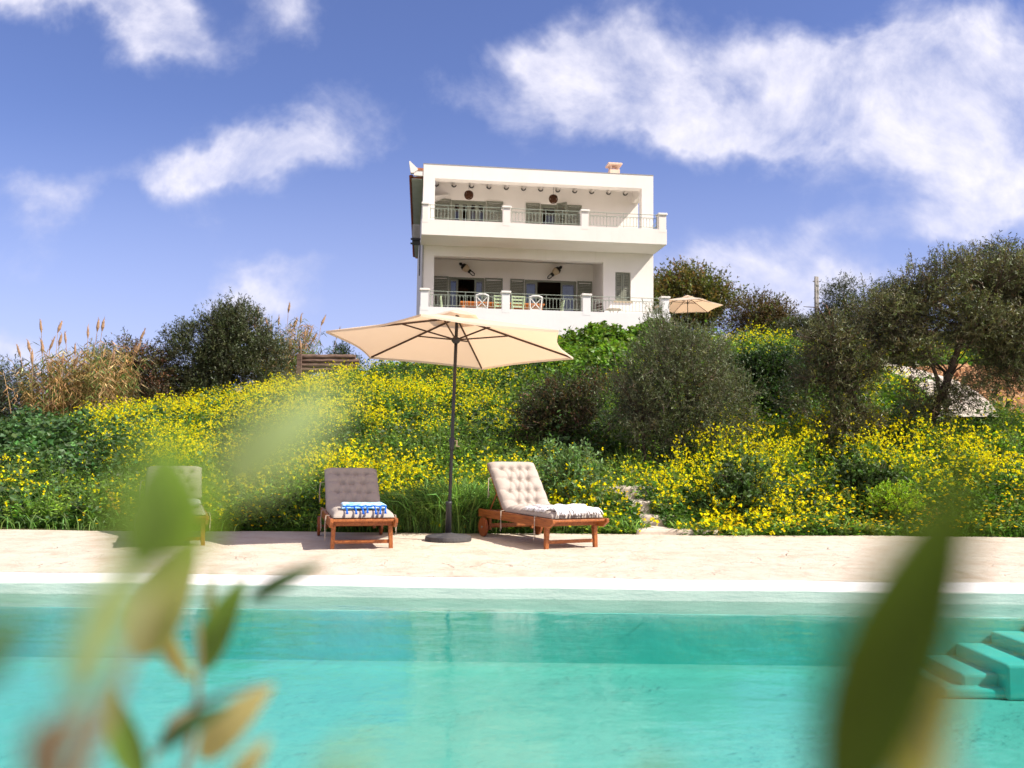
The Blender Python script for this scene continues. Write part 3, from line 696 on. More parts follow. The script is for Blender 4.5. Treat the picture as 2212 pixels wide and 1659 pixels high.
# slanting lanterns on the wall of the lower loggia
def lantern(a, c, label):
    t = tag(empty('wall_lantern', hpt(a[0], 1.80, a[1]), HYAW), label, 'lantern', 'slanting lanterns in the lower loggia')
    d = Vector((c[0] - a[0], 0, c[1] - a[1])); L = d.length; d.normalize(); q = Vector((d.z, 0, -d.x))
    t.rotation_euler = (0, 0, HYAW)
    M = Matrix(((q.x, 0, d.x, 0), (0, 1, 0, 0), (q.z, 0, d.z, 0), (0, 0, 0, 1)))
    b = MB(); b.xf = M; b.lathe([(0.085, 0.30 * L), (0.15, 0.33 * L), (0.115, 0.52 * L), (0.065, 0.62 * L)], n=6); b.build('lantern_glass', 'cream', t)
    b = MB(); b.xf = M; b.lathe([(0.02, -0.02), (0.055, 0.02), (0.06, 0.10 * L), (0.035, 0.14 * L), (0.10, 0.18 * L), (0.115, 0.24 * L), (0.135, 0.31 * L)], n=10); b.build('lantern_cap', 'black', t)
    b = MB(); b.xf = M; b.lathe([(0.07, 0.61 * L), (0.08, 0.66 * L), (0.075, 0.72 * L)], n=10)
    b.tube([(0.04, 0, 0.70 * L), (0.055, 0, 0.82 * L), (0.045, 0, 0.95 * L), (0, 0, L), (-0.045, 0, 0.95 * L), (-0.055, 0, 0.82 * L), (-0.04, 0, 0.70 * L)], 0.019, 6)
    b.tube([(0.0, 0, 0.66 * L), (0.0, 0.10, 0.66 * L), (0.0, 0.19, 0.60 * L)], 0.018, 6)
    b.build('lantern_hook', 'black', t)
lantern((1.41, 7.80), (1.95, 7.38), 'black and cream lantern slanting down to the right above the lit doorway')
lantern((5.17, 7.82), (4.66, 7.36), 'black and cream lantern slanting down to the left above the wider doorway')
# lit lamp inside
t = tag(empty('ceiling_lamp', hpt(1.63, 3.4, 7.08), HYAW), 'small lit lamp glowing inside the dark doorway of the lower floor', 'lamp')
b = MB(); b.lathe([(0.02, -0.05), (0.05, -0.03), (0.055, 0.01), (0.03, 0.05)], n=12); b.build('bulb', 'lamp_glow', t)
b = MB(); b.lathe([(0.26, -0.06), (0.24, 0.06), (0.12, 0.22), (0.03, 0.26)], n=16); bb = b.build('lamp_shade', 'wicker', t)
b = MB(); b.tube([(0, 0, 0.25), (0, 0, 0.88)], 0.006, 5); b.build('cord', 'black', t)

# terrace furniture
ZT = 5.2
t = tag(empty('dining_table', hpt(2.70, -0.45, ZT), HYAW), 'long orange wooden dining table on the lower terrace of the villa', 'table')
b = MB(); b.box(-1.42, 1.42, -0.42, 0.42, 0.71, 0.76); b.build('tabletop', 'table_orange', t, bevel=0.01)
b = MB(); b.box(-1.3, 1.3, -0.36, -0.33, 0.60, 0.71); b.box(-1.3, 1.3, 0.33, 0.36, 0.60, 0.71); b.build('apron', 'table_orange', t)
for (x, y) in ((-1.3, -0.34), (1.3, -0.34), (-1.3, 0.34), (1.3, 0.34)):
    b = MB(); b.box(x - 0.045, x + 0.045, y - 0.045, y + 0.045, 0, 0.705); b.build('leg', 'table_orange', t)
def chair(kind):
    t = empty('dining_chair'); m = 'chair_white' if kind == 'x' else 'chair_green'
    b = MB(); b.box(-0.20, 0.20, -0.19, 0.19, 0.43, 0.46); b.build('seat', m, t, bevel=0.008)
    for sx in (-1, 1):
        b = MB(); b.bar((sx * 0.17, 0.17, 0), (sx * 0.17, 0.17, 0.43), 0.03, 0.03); b.build('leg', m, t)
        b = MB(); b.bar((sx * 0.16, -0.19, 0), (sx * 0.17, -0.19, 0.45), 0.032, 0.035); b.bar((sx * 0.17, -0.19, 0.45), (sx * 0.205, -0.25, 0.93), 0.032, 0.035); b.build('leg', m, t)
    b = MB()
    if kind == 'x':
        b.tube([(-0.205, -0.25, 0.90), (-0.10, -0.262, 0.945), (0.10, -0.262, 0.945), (0.205, -0.25, 0.90)], 0.028, 6)
        b.bar((-0.17, -0.20, 0.50), (0.19, -0.245, 0.88), 0.02, 0.028); b.bar((0.17, -0.20, 0.50), (-0.19, -0.245, 0.88), 0.02, 0.028)
        b.bar((-0.17, -0.195, 0.50), (0.17, -0.195, 0.50), 0.02, 0.03)
    else:
        for k, z in enumerate((0.58, 0.69, 0.80, 0.90)): b.bar((-0.19, -0.205 - 0.012 * k, z), (0.19, -0.205 - 0.012 * k, z), 0.018, 0.055)
    b.build('backrest', m, t)
    b = MB(); b.bar((-0.17, -0.19, 0.2), (-0.17, 0.17, 0.2), 0.02, 0.02); b.bar((0.17, -0.19, 0.2), (0.17, 0.17, 0.2), 0.02, 0.02); b.bar((-0.17, 0.17, 0.24), (0.17, 0.17, 0.24), 0.02, 0.02); b.build('stretcher', m, t)
    return t
cx = chair('x'); cg = chair('g')
CH = [(cx, 1.97, -0.98, 0, 'white cross backed chair at the terrace table, next to the left table end'),
      (cg, 2.57, -0.98, 0, 'pale green ladder backed chair partly behind the terrace post between two railings'),
      (cg, 3.17, -0.98, 0, 'pale green ladder backed chair just right of the terrace post'),
      (cx, 3.76, -0.98, 0, 'white cross backed chair near the right end of the terrace table'),
      (cg, 0.88, -0.55, -90, 'pale green chair seen edge on at the left head of the terrace table'),
      (cg, 4.55, -0.55, 90, 'pale green chair seen edge on at the right head of the terrace table')]
used = set()
for (p, u, w0, a, lab) in CH:
    c = p if id(p) not in used else copy_tree(p)
    used.add(id(p)); c.location = hpt(u, w0, ZT); c.rotation_euler = (0, 0, HYAW + R(a)); tag(c, lab, 'chair', 'chairs around the terrace table')
t = tag(empty('bistro_chair', hpt(6.22, -0.75, ZT), HYAW - R(70)), 'small dark folding bistro chair on the terrace below the shuttered window', 'chair')
b = MB()
for k in range(5): b.box(-0.19, 0.19, -0.17 + k * 0.075, -0.12 + k * 0.075, 0.43, 0.448)
b.build('seat', 'bistro_brown', t)
b = MB()
for z in (0.62, 0.70, 0.80): b.bar((-0.19, -0.21 - (z - 0.6) * 0.1, z), (0.19, -0.21 - (z - 0.6) * 0.1, z), 0.012, 0.05)
b.build('backrest', 'bistro_brown', t)
for sx in (-1, 1):
    b = MB(); b.tube([(sx * 0.19, 0.16, 0), (sx * 0.19, -0.18, 0.50), (sx * 0.19, -0.24, 0.84)], 0.012, 6); b.build('leg', 'black', t)
    b = MB(); b.tube([(sx * 0.17, -0.20, 0), (sx * 0.17, 0.15, 0.43)], 0.012, 6); b.build('leg', 'black', t)
t = tag(empty('bistro_table', hpt(6.50, -0.85, ZT), HYAW), 'small round slatted bistro table next to the dark folding chair', 'table')
b = MB()
for k in range(8):
    y = -0.21 + k * 0.06; h = math.sqrt(max(0.245 ** 2 - y * y, 0.01)); b.box(-h, h, y - 0.024, y + 0.024, 0.64, 0.655)
b.tube([(0.25 * math.cos(a), 0.25 * math.sin(a), 0.635) for a in np.linspace(0, 6.283, 25)], 0.012, 6); b.build('tabletop', 'rock', t)
for k in range(3):
    a = 2.1 * k + 0.4; b = MB(); b.tube([(0.22 * math.cos(a), 0.22 * math.sin(a), 0), (0.0, 0.0, 0.34), (-0.2 * math.cos(a), -0.2 * math.sin(a), 0.63)], 0.010, 6); b.build('leg', 'black', t)

# ------------------------------------------------------------------ parasols
def parasol(name, label, foot, C, nrm, Rr, drop, ph, full=True):
    """C = hub point of the canopy, nrm = its axis"""
    t = tag(empty(name, foot), label, 'parasol')
    C = Vector(C) - Vector(foot); n = Vector(nrm).normalized()
    a = n.cross(Vector((0, 1, 0))).normalized(); bb = n.cross(a)
    if bb.y > 0: pass
    def cor(k, rr=1.0, dz=0.0):
        an = ph - k * math.pi / 3
        return C + (a * math.cos(an) + bb * math.sin(an)) * Rr * rr - n * (drop * (0.10 * rr * rr + 0.90 * rr)) + n * dz
    # canopy with sagging panels and a short hem
    b = MB(); NS, NR = 10, 12; ring = []; vs = []; fs = []
    for k in range(6):
        for s in range(NS):
            f = s / NS
            for r in range(NR + 1):
                q = 0.09 + (1 - 0.09) * r / NR
                p = cor(k, q) * (1 - f) + cor(k + 1, q) * f
                edge = math.sin(math.pi * f)
                p = p + n * (-0.022 * edge * q * (1.15 - q) * 1.5)
                if r == NR: pass
                c2 = C - n * (C - p).dot(n)
                p = p + (c2 - p) * (0.07 * edge * q ** 3)
                vs.append(p)
            # hem
            d = (p - C); d = (d - n * d.dot(n)).normalized()
            vs.append(p - Vector((0, 0, 0.024)) + d * 0.002)
    M_ = NR + 2; T = 6 * NS
    for i in range(T):
        for r in range(M_ - 1): fs.append((i * M_ + r, i * M_ + r + 1, ((i + 1) % T) * M_ + r + 1, ((i + 1) % T) * M_ + r))
    b._add(vs, fs); can = b.build('canopy', 'canopy_cloth', t, False)
    # vent cap
    b = MB(); vs = []; fs = []
    for k in range(6):
        for s in range(6):
            f = s / 6
            for q, up in ((0.0, 0.085), (0.10, 0.07), (0.20, 0.045)):
                p = (cor(k, q) * (1 - f) + cor(k + 1, q) * f) + n * up
                vs.append(p - n * 0.012 * math.sin(math.pi * f) * q * 5)
    for i in range(36):
        for r in range(2): fs.append((i * 3 + r, i * 3 + r + 1, ((i + 1) % 36) * 3 + r + 1, ((i + 1) % 36) * 3 + r))
    b._add(vs, fs); b.build('vent', 'canopy_cloth', can, True)
    top = C + n * 0.015
    b = MB(); b.tube([(0, 0, 0.02), top * 0.5 + Vector((0, 0, 0.01)), top], 0.019, 12); b.build('pole', 'dark_metal', t, True)
    run = C - n * 0.27; hub = C - n * 0.015
    for k in range(6):
        b = MB(); b.bar(hub, cor(k, 0.985) - n * 0.012, 0.013, 0.020); rb = b.build('rib', 'bistro_brown', t)
        b = MB(); b.bar(run, cor(k, 0.44) - n * 0.02, 0.011, 0.016); b.build('strut', 'bistro_brown', rb)
    up = Vector((0, 0, 1)); ax = C.normalized()
    b = MB(); b.tube([run - n * 0.04, run - n * 0.015, run + n * 0.015, run + n * 0.03], [0.028, 0.05, 0.05, 0.028], 12); b.tube([hub - n * 0.03, hub + n * 0.01], 0.04, 12); b.build('hub', 'dark_metal', t)
    if full:
        j = C * (1.02 / C.length)
        b = MB(); b.tube([ax * 1.00, ax * 1.03, ax * 1.08, ax * 1.13, ax * 1.15], [0.021, 0.027, 0.032, 0.034, 0.022], 12); b.build('crank_housing', 'dark_metal', t, True)
        b = MB(); b.tube([ax * 1.11 + Vector((0.03, -0.01, 0)), ax * 1.115 + Vector((0.055, -0.02, 0)), ax * 1.05 + Vector((0.055, -0.02, 0)), ax * 1.05 + Vector((0.085, -0.03, 0))], 0.008, 6); b.build('crank', 'cream', t)
        b = MB(); b.lathe([(0.255, 0.0), (0.26, 0.015), (0.255, 0.05), (0.22, 0.062), (0.10, 0.075), (0.045, 0.085), (0.03, 0.09)], n=40); b.build('base', 'base_resin', t, False)
        b = MB(); b.lathe([(0.034, 0.08), (0.032, 0.40), (0.036, 0.405), (0.036, 0.43), (0.028, 0.435)], n=16); b.build('sleeve', 'dark_metal', t, True)
    return t
mottled('base_resin', (0.035, 0.035, 0.04), (0.085, 0.08, 0.08), 9, 0.6, 0.4, 40, 0.3)
parasol('parasol', 'large beige hexagonal parasol on a black pole between two loungers on the pool deck', (-0.69, 9.95, 0), (-0.633, 9.952, 2.517), (0.0248, 0.0832, 0.996), 1.45, 0.326, 0.347)
parasol('parasol', 'second beige parasol far up the hill, half hidden by the corner of the villa', (7.62, 38.2, float(G(7.6, 38.2))), (7.62, 38.2, 7.80), (0.02, 0.06, 1.0), 1.5, 0.40, 0.75, full=False)

# ------------------------------------------------------------------ loungers
TH = R(50); HY = 0.29
def along(s, TH):
    """centre line of seat and back; s from the foot end; returns (y,z, normal)"""
    Ls = HY + 0.86
    rr = 0.16; a0 = Ls - rr * math.tan(TH / 2)
    z0 = 0.318
    if s <= a0: return -0.86 + s, z0, (0.0, 1.0)
    arc = rr * TH
    if s <= a0 + arc:
        a = (s - a0) / rr; return -0.86 + a0 + rr * math.sin(a), z0 + rr * (1 - math.cos(a)), (-math.sin(a), math.cos(a))
    y = -0.86 + a0 + rr * math.sin(TH); z = z0 + rr * (1 - math.cos(TH)); d = s - a0 - arc
    return y + d * math.cos(TH), z + d * math.sin(TH), (-math.sin(TH), math.cos(TH))
def lounger(TH):
    t = empty('sun_lounger'); Wd = 'lounger_wood'
    b = MB()
    for sx in (-1, 1):
        x0, x1 = (sx * 0.335, sx * 0.305) if sx < 0 else (sx * 0.305, sx * 0.335)
        # rail with a cut-back lower corner at the foot end
        poly = [(-0.93, 0.315), (-0.93, 0.275), (-0.84, 0.222), (0.92, 0.222), (0.92, 0.315)]
        n = len(poly)
        b._add([(x0, y, z) for y, z in poly] + [(x1, y, z) for y, z in poly], [tuple(reversed(range(n))), tuple(range(n, 2 * n))] + [(i, (i + 1) % n, (i + 1) % n + n, i + n) for i in range(n)])
    b.build('side_rail', Wd, t, bevel=0.004)
    b = MB(); b.box(-0.305, 0.305, -0.90, -0.86, 0.285, 0.308)
    y = -0.80
    while y < HY - 0.04: b.box(-0.303, 0.303, y, y + 0.055, 0.288, 0.308); y += 0.085
    b.build('seat', Wd, t, bevel=0.003)
    b = MB(); b.box(-0.303, 0.303, 0.86, 0.90, 0.245, 0.30); b.build('head_rail', Wd, t, bevel=0.003)
    b = MB(); b.box(-0.303, 0.303, -0.745, -0.715, 0.232, 0.280); b.build('foot_rail', Wd, t, bevel=0.003)
    for sx in (-1, 1):
        b = MB(); b.hexa([(sx * 0.294 - 0.020, -0.742, 0), (sx * 0.294 + 0.020, -0.742, 0), (sx * 0.294 + 0.020, -0.70, 0), (sx * 0.294 - 0.020, -0.70, 0),
                          (sx * 0.285 - 0.022, -0.745, 0.232), (sx * 0.285 + 0.020, -0.745, 0.232), (sx * 0.285 + 0.020, -0.685, 0.232), (sx * 0.285 - 0.022, -0.685, 0.232)])
        b.box(sx * 0.285 - 0.0195, sx * 0.285 + 0.0195, -0.74, -0.69, 0.22, 0.29)
        b.build('leg', Wd, t, bevel=0.003)
        b = MB(); b.box(sx * 0.28 - 0.016, sx * 0.28 + 0.016, 0.69, 0.745, 0.08, 0.285); b.build('leg', Wd, t, bevel=0.003)
        b = MB(); b.tube([(sx * 0.345, 0.72, 0.112), (sx * 0.375, 0.72, 0.112)], 0.112, 32)
        wh = b.build('wheel', 'wheel_wood', t, bevel=0.004)
        b = MB(); b.tube([(sx * 0.370, 0.72, 0.112), (sx * 0.380, 0.72, 0.112)], 0.014, 10); b.build('hub', 'steel', wh)
    b = MB(); b.tube([(-0.375, 0.72, 0.112), (0.375, 0.72, 0.112)], 0.011, 8); b.bar((-0.265, 0.71, 0.135), (0.265, 0.71, 0.135), 0.022, 0.035); b.build('axle', Wd, t)
    b = MB(); b.bar((-0.29, -0.72, 0.070), (0.29, -0.72, 0.070), 0.022, 0.036); b.build('stretcher', Wd, t, bevel=0.003)
    # backrest frame
    c, s = math.cos(TH), math.sin(TH)
    def bp(x, d, o=0): return (x, HY + d * c - o * s, 0.30 + d * s + o * c)
    b = MB()
    for sx in (-1, 1): b.bar(bp(sx * 0.285, 0), bp(sx * 0.285, 0.70), 0.026, 0.045)
    for k in range(8): b.bar(bp(-0.27, 0.05 + k * 0.085), bp(0.27, 0.05 + k * 0.085), 0.05, 0.018, up=(0, -s, c))
    b.bar(bp(-0.30, 0.70), bp(0.30, 0.70), 0.045, 0.03, up=(0, -s, c))
    b.build('backrest', Wd, t, bevel=0.003)
    b = MB()
    for sx in (-1, 1): b.tube([bp(sx * 0.25, 0.36, -0.02), (sx * 0.25, 0.80, 0.27)], 0.009, 6)
    b.build('prop', Wd, t)
    return t
def cushion(seed, TH):
    rng = random.Random(seed); Ltot = 1.15 + 0.70; Wc = 0.615; NS, NT_ = 175, 60; Tk = 0.088
    rows = []
    pitch = 0.162
    nrow = int(Ltot / pitch)
    tufts = []
    for r in range(nrow):
        s0 = 0.11 + r * pitch
        if s0 > Ltot - 0.07: break
        xs_ = [-0.17, -0.057, 0.057, 0.17] if r % 2 == 0 else [-0.115, 0.0, 0.115]
        tufts.append([(s0 + rng.uniform(-0.008, 0.008), x + rng.uniform(-0.008, 0.008)) for x in xs_])
    S = np.linspace(0, Ltot, NS)[:, None] * np.ones((1, NT_)); Tt = np.linspace(-Wc / 2, Wc / 2, NT_)[None, :] * np.ones((NS, 1))
    e1 = np.clip(1 - np.abs(Tt / (Wc / 2)) ** 6, 0, 1) ** 0.5; e2 = np.clip(1 - np.abs((S - Ltot / 2) / (Ltot / 2)) ** 26, 0, 1) ** 0.5
    H = np.ones_like(S) * Tk
    # quilting: sharp folds run from tuft to tuft
    segs = []
    for r, row in enumerate(tufts):
        for (s0, x0) in row:
            d2 = (S - s0) ** 2 + (Tt - x0) ** 2; H -= Tk * 0.70 * np.exp(-np.sqrt(d2) / 0.034)
        for a, c in zip(row[:-1], row[1:]): segs.append((a, c, 0.16))
        segs.append((row[0], (row[0][0] + rng.uniform(-0.01, 0.02), -Wc / 2), 0.20)); segs.append((row[-1], (row[-1][0] + rng.uniform(-0.01, 0.02), Wc / 2), 0.20))
        if r + 1 < len(tufts):
            for a in row:
                for c in tufts[r + 1]:
                    if abs(a[1] - c[1]) < 0.09: segs.append((a, c, 0.11))
    for (a, c, k) in segs:
        ds, dx = c[0] - a[0], c[1] - a[1]; L2 = ds * ds + dx * dx + 1e-9
        u = np.clip(((S - a[0]) * ds + (Tt - a[1]) * dx) / L2, 0, 1)
        d = np.sqrt((S - a[0] - u * ds) ** 2 + (Tt - a[1] - u * dx) ** 2); H -= Tk * k * 1.5 * np.exp(-d / 0.014)
    H += 0.004 * sn(S * 1.0, Tt, 22, seed + 3) + 0.002 * sn(S, Tt, 60, seed + 4)
    H = np.maximum(H, 0.014)
    top = 0.004 + H * e1 * e2 * 0.98; bot = -0.0 * S + 0.002
    sp = [along(s, TH) for s in np.linspace(0, Ltot, NS)]
    V = []
    wob = 0.006 * np.sin(np.linspace(0, Ltot, NS) * 38)
    for i in range(NS):
        y, z, n = sp[i]
        for j in range(NT_):
            h = top[i, j]; V.append((Tt[i, j] * (1 + wob[i]), y + n[0] * h, z + n[1] * h))
    base = len(V)
    for i in range(NS):
        y, z, n = sp[i]
        for j in range(NT_):
            h = 0.0 if 0 < i < NS - 1 and 0 < j < NT_ - 1 else top[i, j] * 0.6
            V.append((Tt[i, j] * 0.985, y + n[0] * h, z + n[1] * h))
    F = []
    for i in range(NS - 1):
        for j in range(NT_ - 1):
            a = i * NT_ + j; F.append((a, a + 1, a + NT_ + 1, a + NT_)); F.append((base + a, base + a + NT_, base + a + NT_ + 1, base + a + 1))
        for j in (0, NT_ - 1):
            a = i * NT_ + j; q = (a, base + a, base + a + NT_, a + NT_); F.append(q if j else q[::-1])
    for j in range(NT_ - 1):
        for i in (0, NS - 1):
            a = i * NT_ + j; q = (a, a + 1, base + a + 1, base + a); F.append(q if not i else q[::-1])
    t = empty('cushion')
    b = MB(); b._add(V, F); b.build('pad', 'cushion_cloth', t, True)
    for (s0, sd, dr, ln) in ((0.30, -1, 0.05, 0.22), (1.12, -1, 0.04, 0.20), (1.62, -1, 0.02, 0.20), (0.30, 1, 0.04, 0.16)):
        y, z, n = along(s0, TH); b = MB()
        for k in range(2):
            p = Vector((sd * 0.30, y, z + 0.01)); q = Vector((sd * (0.352 + 0.006 * k), y - 0.01, z + 0.005))
            b.tube([p, q, q + Vector((sd * 0.01, -0.01 - 0.012 * k, -ln * 0.5)), q + Vector((sd * 0.004, -0.02 + 0.018 * k, -ln - 0.03 * k))], 0.0035, 5)
        b.build('tie', 'tie_string', t)
    return t
LPOS = [((0.32, 9.985, 0), 26), ((-1.69, 9.76, 0), 15), ((-3.69, 9.76, 0), 21), ((-8.2, 9.8, 0), 18)]
ltxt = ['reddish wooden sun lounger turned sideways, right of the parasol, with wheels at its head',
        'reddish wooden sun lounger left of the parasol, seen from its foot end',
        'reddish wooden sun lounger behind the blurred green leaf at the left']
ctxt = ['tufted beige cushion lit by the sun on the lounger right of the parasol', 'tufted taupe cushion in the parasol shade, under the blue tasselled towel',
        'tufted taupe cushion on the lounger behind the blurred green leaf']
L0 = lounger(R(49)); C0 = cushion(1, R(49)); L1 = lounger(R(38)); C1 = cushion(5, R(38))
for i in range(3):
    lo = (L0, L1, None)[i] or copy_tree(L1); cu = (C0, C1, None)[i] or copy_tree(C1)
    for o in (lo, cu): o.location = LPOS[i][0]; o.rotation_euler = (0, 0, R(LPOS[i][1]))
    tag(lo, ltxt[i], 'sun lounger', 'wooden sun loungers on the pool deck'); tag(cu, ctxt[i], 'cushion', 'tufted lounger cushions')

def cloth_slab(x0, x1, y0, y1, zf, th, nx_=40, ny_=24, seed=1, wav=0.006, fold=0.0):
    """soft folded textile: closed slab with rounded edges, resting on height function zf"""
    xs_ = np.linspace(x0, x1, nx_); ys_ = np.linspace(y0, y1, ny_); V = []; F = []
    for lay in (0, 1):
        for i, y in enumerate(ys_):
            for j, x in enumerate(xs_):
                ex = min(j, nx_ - 1 - j) / 3.0; ey = min(i, ny_ - 1 - i) / 3.0
                r = math.sqrt(max(0.0, 1 - max(0, 1 - min(ex, 1)) ** 2)) * math.sqrt(max(0.0, 1 - max(0, 1 - min(ey, 1)) ** 2))
                w0 = float(sn(np.array(x), np.array(y), 18, seed)) * wav
                mid = zf(x, y) + th / 2 + w0
                V.append((x + float(sn(np.array(y), np.array(x), 8, seed + 1)) * 0.008, y + float(sn(np.array(x), np.array(y), 7, seed + 2)) * 0.010, mid + (1 if lay else -1) * th / 2 * (0.15 + 0.85 * r) + (w0 * 0.6 if lay else 0)))
    n = nx_ * ny_
    for i in range(ny_ - 1):
        for j in range(nx_ - 1):
            a = i * nx_ + j; F.append((a + n, a + n + 1, a + n + nx_ + 1, a + n + nx_)); F.append((a, a + nx_, a + nx_ + 1, a + 1))
    for j in range(nx_ - 1):
        F.append((j, j + 1, j + 1 + n, j + n)); a = (ny_ - 1) * nx_ + j; F.append((a + n, a + n + 1, a + 1, a))
    for i in range(ny_ - 1):
        a = i * nx_; F.append((a, a + n, a + n + nx_, a + nx_)); a = i * nx_ + nx_ - 1; F.append((a + nx_, a + nx_ + n, a + n, a))
    return V, F
# blue tasselled towel
t = tag(empty('towel', LPOS[1][0], R(LPOS[1][1])), 'folded pale blue towel with dark blue tassels on the middle lounger', 'towel')
b = MB()
for k, (dy, dz) in enumerate(((0, 0), (0.012, 0.028))):
    V, F = cloth_slab(-0.21 + 0.006 * k, 0.235, -0.765 + dy, -0.45, lambda x, y: 0.394 + dz, 0.030, seed=3 + k, wav=0.003); b._add(V, F)
b.build('fabric', 'towel_blue', t, True)
b = MB()
b.tube([(x, -0.782 + 0.006 * math.sin(x * 40), 0.430 + 0.004 * math.sin(x * 70)) for x in np.linspace(-0.20, 0.235, 60)], [0.008 + 0.002 * math.sin(k * 1.7) for k in range(60)], 6)
b.build('trim', 'blue_thread', t, True)
rr = random.Random(5)
for k, x in enumerate((-0.18, -0.10, -0.03, 0.035, 0.11, 0.18, 0.225)):
    b = MB(); ln = rr.uniform(0.035, 0.055); tw = rr.uniform(-0.02, 0.02)
    p0 = Vector((x, -0.785, 0.428)); p1 = Vector((x + tw * 0.4, -0.815, 0.422)); p2 = Vector((x + tw, -0.855, 0.405)); p3 = Vector((x + tw * 1.3, -0.875 - ln * 0.2, 0.40 - ln * 0.7))
    b.tube([p0, p1, p2, p3], [0.005, 0.008, 0.007, 0.012], 7)
    for q in range(9):
        a = q * 0.7; b.tube([p2, p3 + Vector((0.011 * math.cos(a), 0.011 * math.sin(a), -0.008))], [0.004, 0.002], 4)
    b.build('tassel', 'blue_thread', t)
# white fringed throw
t = tag(empty('towel', LPOS[0][0], R(LPOS[0][1])), 'white speckled throw with fringe crumpled on the lounger right of the parasol', 'towel')
b = MB(); V, F = cloth_slab(-0.24, 0.27, -0.78, -0.30, lambda x, y: 0.398 + 0.008 * math.sin(9 * x + 2) * math.cos(8 * y), 0.030, 60, 44, seed=9, wav=0.009); b._add(V, F)
V, F = cloth_slab(-0.29, 0.05, -0.62, -0.24, lambda x, y: 0.396, 0.020, 40, 34, seed=12, wav=0.008); b._add(V, F)
b.build('fabric', 'towel_dots', t, True)
b = MB(); rr = random.Random(9)
for k in range(64):
    x = -0.25 + k * 0.0083; z0 = 0.418; ln = rr.uniform(0.05, 0.085); dx = rr.uniform(-0.012, 0.012); y0 = -0.775 + rr.uniform(-0.008, 0.008)
    b.tube([(x, y0, z0), (x + dx * 0.4, y0 - 0.035, z0 - 0.002), (x + dx, y0 - 0.055 - ln * 0.5, z0 - 0.028), (x + dx * 1.6, y0 - 0.07 - ln * 0.7, z0 - ln * 0.8)], [0.006, 0.0065, 0.006, 0.005], 5)
for k in range(26):
    y = -0.70 + k * 0.0175; x0 = -0.275 + rr.uniform(-0.01, 0.01)
    b.tube([(x0 + 0.02, y, 0.41), (x0 - 0.02, y + rr.uniform(-0.01, 0.01), 0.405), (x0 - 0.04 - rr.uniform(0, 0.02), y + rr.uniform(-0.015, 0.015), 0.375)], 0.0055, 5)
b.build('fringe', 'towel_white', t, True)
# white fluffy towel of the left lounger
t = tag(empty('towel', LPOS[2][0], R(LPOS[2][1])), 'thick rolled white towel on the lounger behind the blurred green leaf', 'towel')
b = MB(); V, F = cloth_slab(-0.26, 0.26, -0.76, -0.44, lambda x, y: 0.388, 0.075, 40, 26, seed=21, wav=0.008); b._add(V, F); b.build('fabric', 'towel_white', t, True)

# ------------------------------------------------------------------ vegetation
def PXY(x, y, z):
    """where a point shows in the photograph (2212 px wide) - only used to choose which plants grow where"""
    p, r = R(PITCH), R(ROLL); z = z - 1.0
    f = y * math.cos(p) + z * math.sin(p); u = -y * math.sin(p) + z * math.cos(p); a = x / f; c = u / f
    return 1106 + (a * math.cos(r) + c * math.sin(r)) * 1911, 829.5 - (-a * math.sin(r) + c * math.cos(r)) * 1911
def gauss(px, py, L):
    o = np.zeros_like(px)
    for (cx_, cy_, rx, ry, v) in L: o = o + v * np.exp(-(((px - cx_) / rx) ** 2 + ((py - cy_) / ry) ** 2))
    return o
def on_path(x, y):
    m = (x > 1.68 - 0.10 * (y - 11)) & (x < 2.04 - 0.2 * (y - 11)) & (y < 12.9)
    for (cx_, cy_) in PATHC: m |= ((x - cx_) ** 2 + (y - cy_) ** 2) < 0.50 ** 2
    m |= (x > 9.3) & (x < 16) & (y > 15.6) & (y < 22.6)
    # line of the villa walls
    uu = (x - HO[0]) * math.cos(HYAW) + (y - HO[1]) * math.sin(HYAW); ww = -(x - HO[0]) * math.sin(HYAW) + (y - HO[1]) * math.cos(HYAW)
    m |= (uu > -0.4) & (uu < 9) & (ww > -2.3) & (ww < 9.8)
    return m
def scatter(n, y0=10.95, y1=27.3, pw=1.3, xm=0.66):
    y = y0 + (y1 - y0) * RNG.random(n * 3) ** pw
    x = (RNG.random(n * 3) * 2 - 1) * (xm * y + 0.5)
    k = (y > edge_y(x) + 0.06) & ~on_path(x, y); x, y = x[k][:n], y[k][:n]
    return x, y, G(x, y)

YEL = [(420, 880, 260, 70, 0.9), (250, 930, 130, 50, 0.9), (640, 800, 160, 60, 0.9), (850, 850, 260, 60, 1.1), (700, 980, 130, 50, 0.5), (860, 985, 190, 45, 1.0), (1080, 830, 110, 60, 0.8),
       (1000, 900, 120, 40, 0.3), (600, 900, 200, 60, 0.9), (330, 1010, 120, 40, 0.5), (40, 985, 60, 40, 0.7), (1680, 745, 70, 30, 1.0), (1840, 760, 60, 30, 0.5), (1330, 770, 60, 30, 0.5), (1180, 1010, 60, 60, 0.3),
       (1250, 1040, 80, 60, 0.8), (1560, 960, 160, 60, 0.9), (1660, 1010, 200, 80, 0.9), (1780, 930, 120, 40, 0.9), (1480, 1020, 90, 70, 0.7), (1620, 1090, 120, 40, 0.6), (2000, 950, 150, 50, 0.8), (2120, 930, 90, 40, 0.8), (1900, 1010, 140, 45, 0.45)]
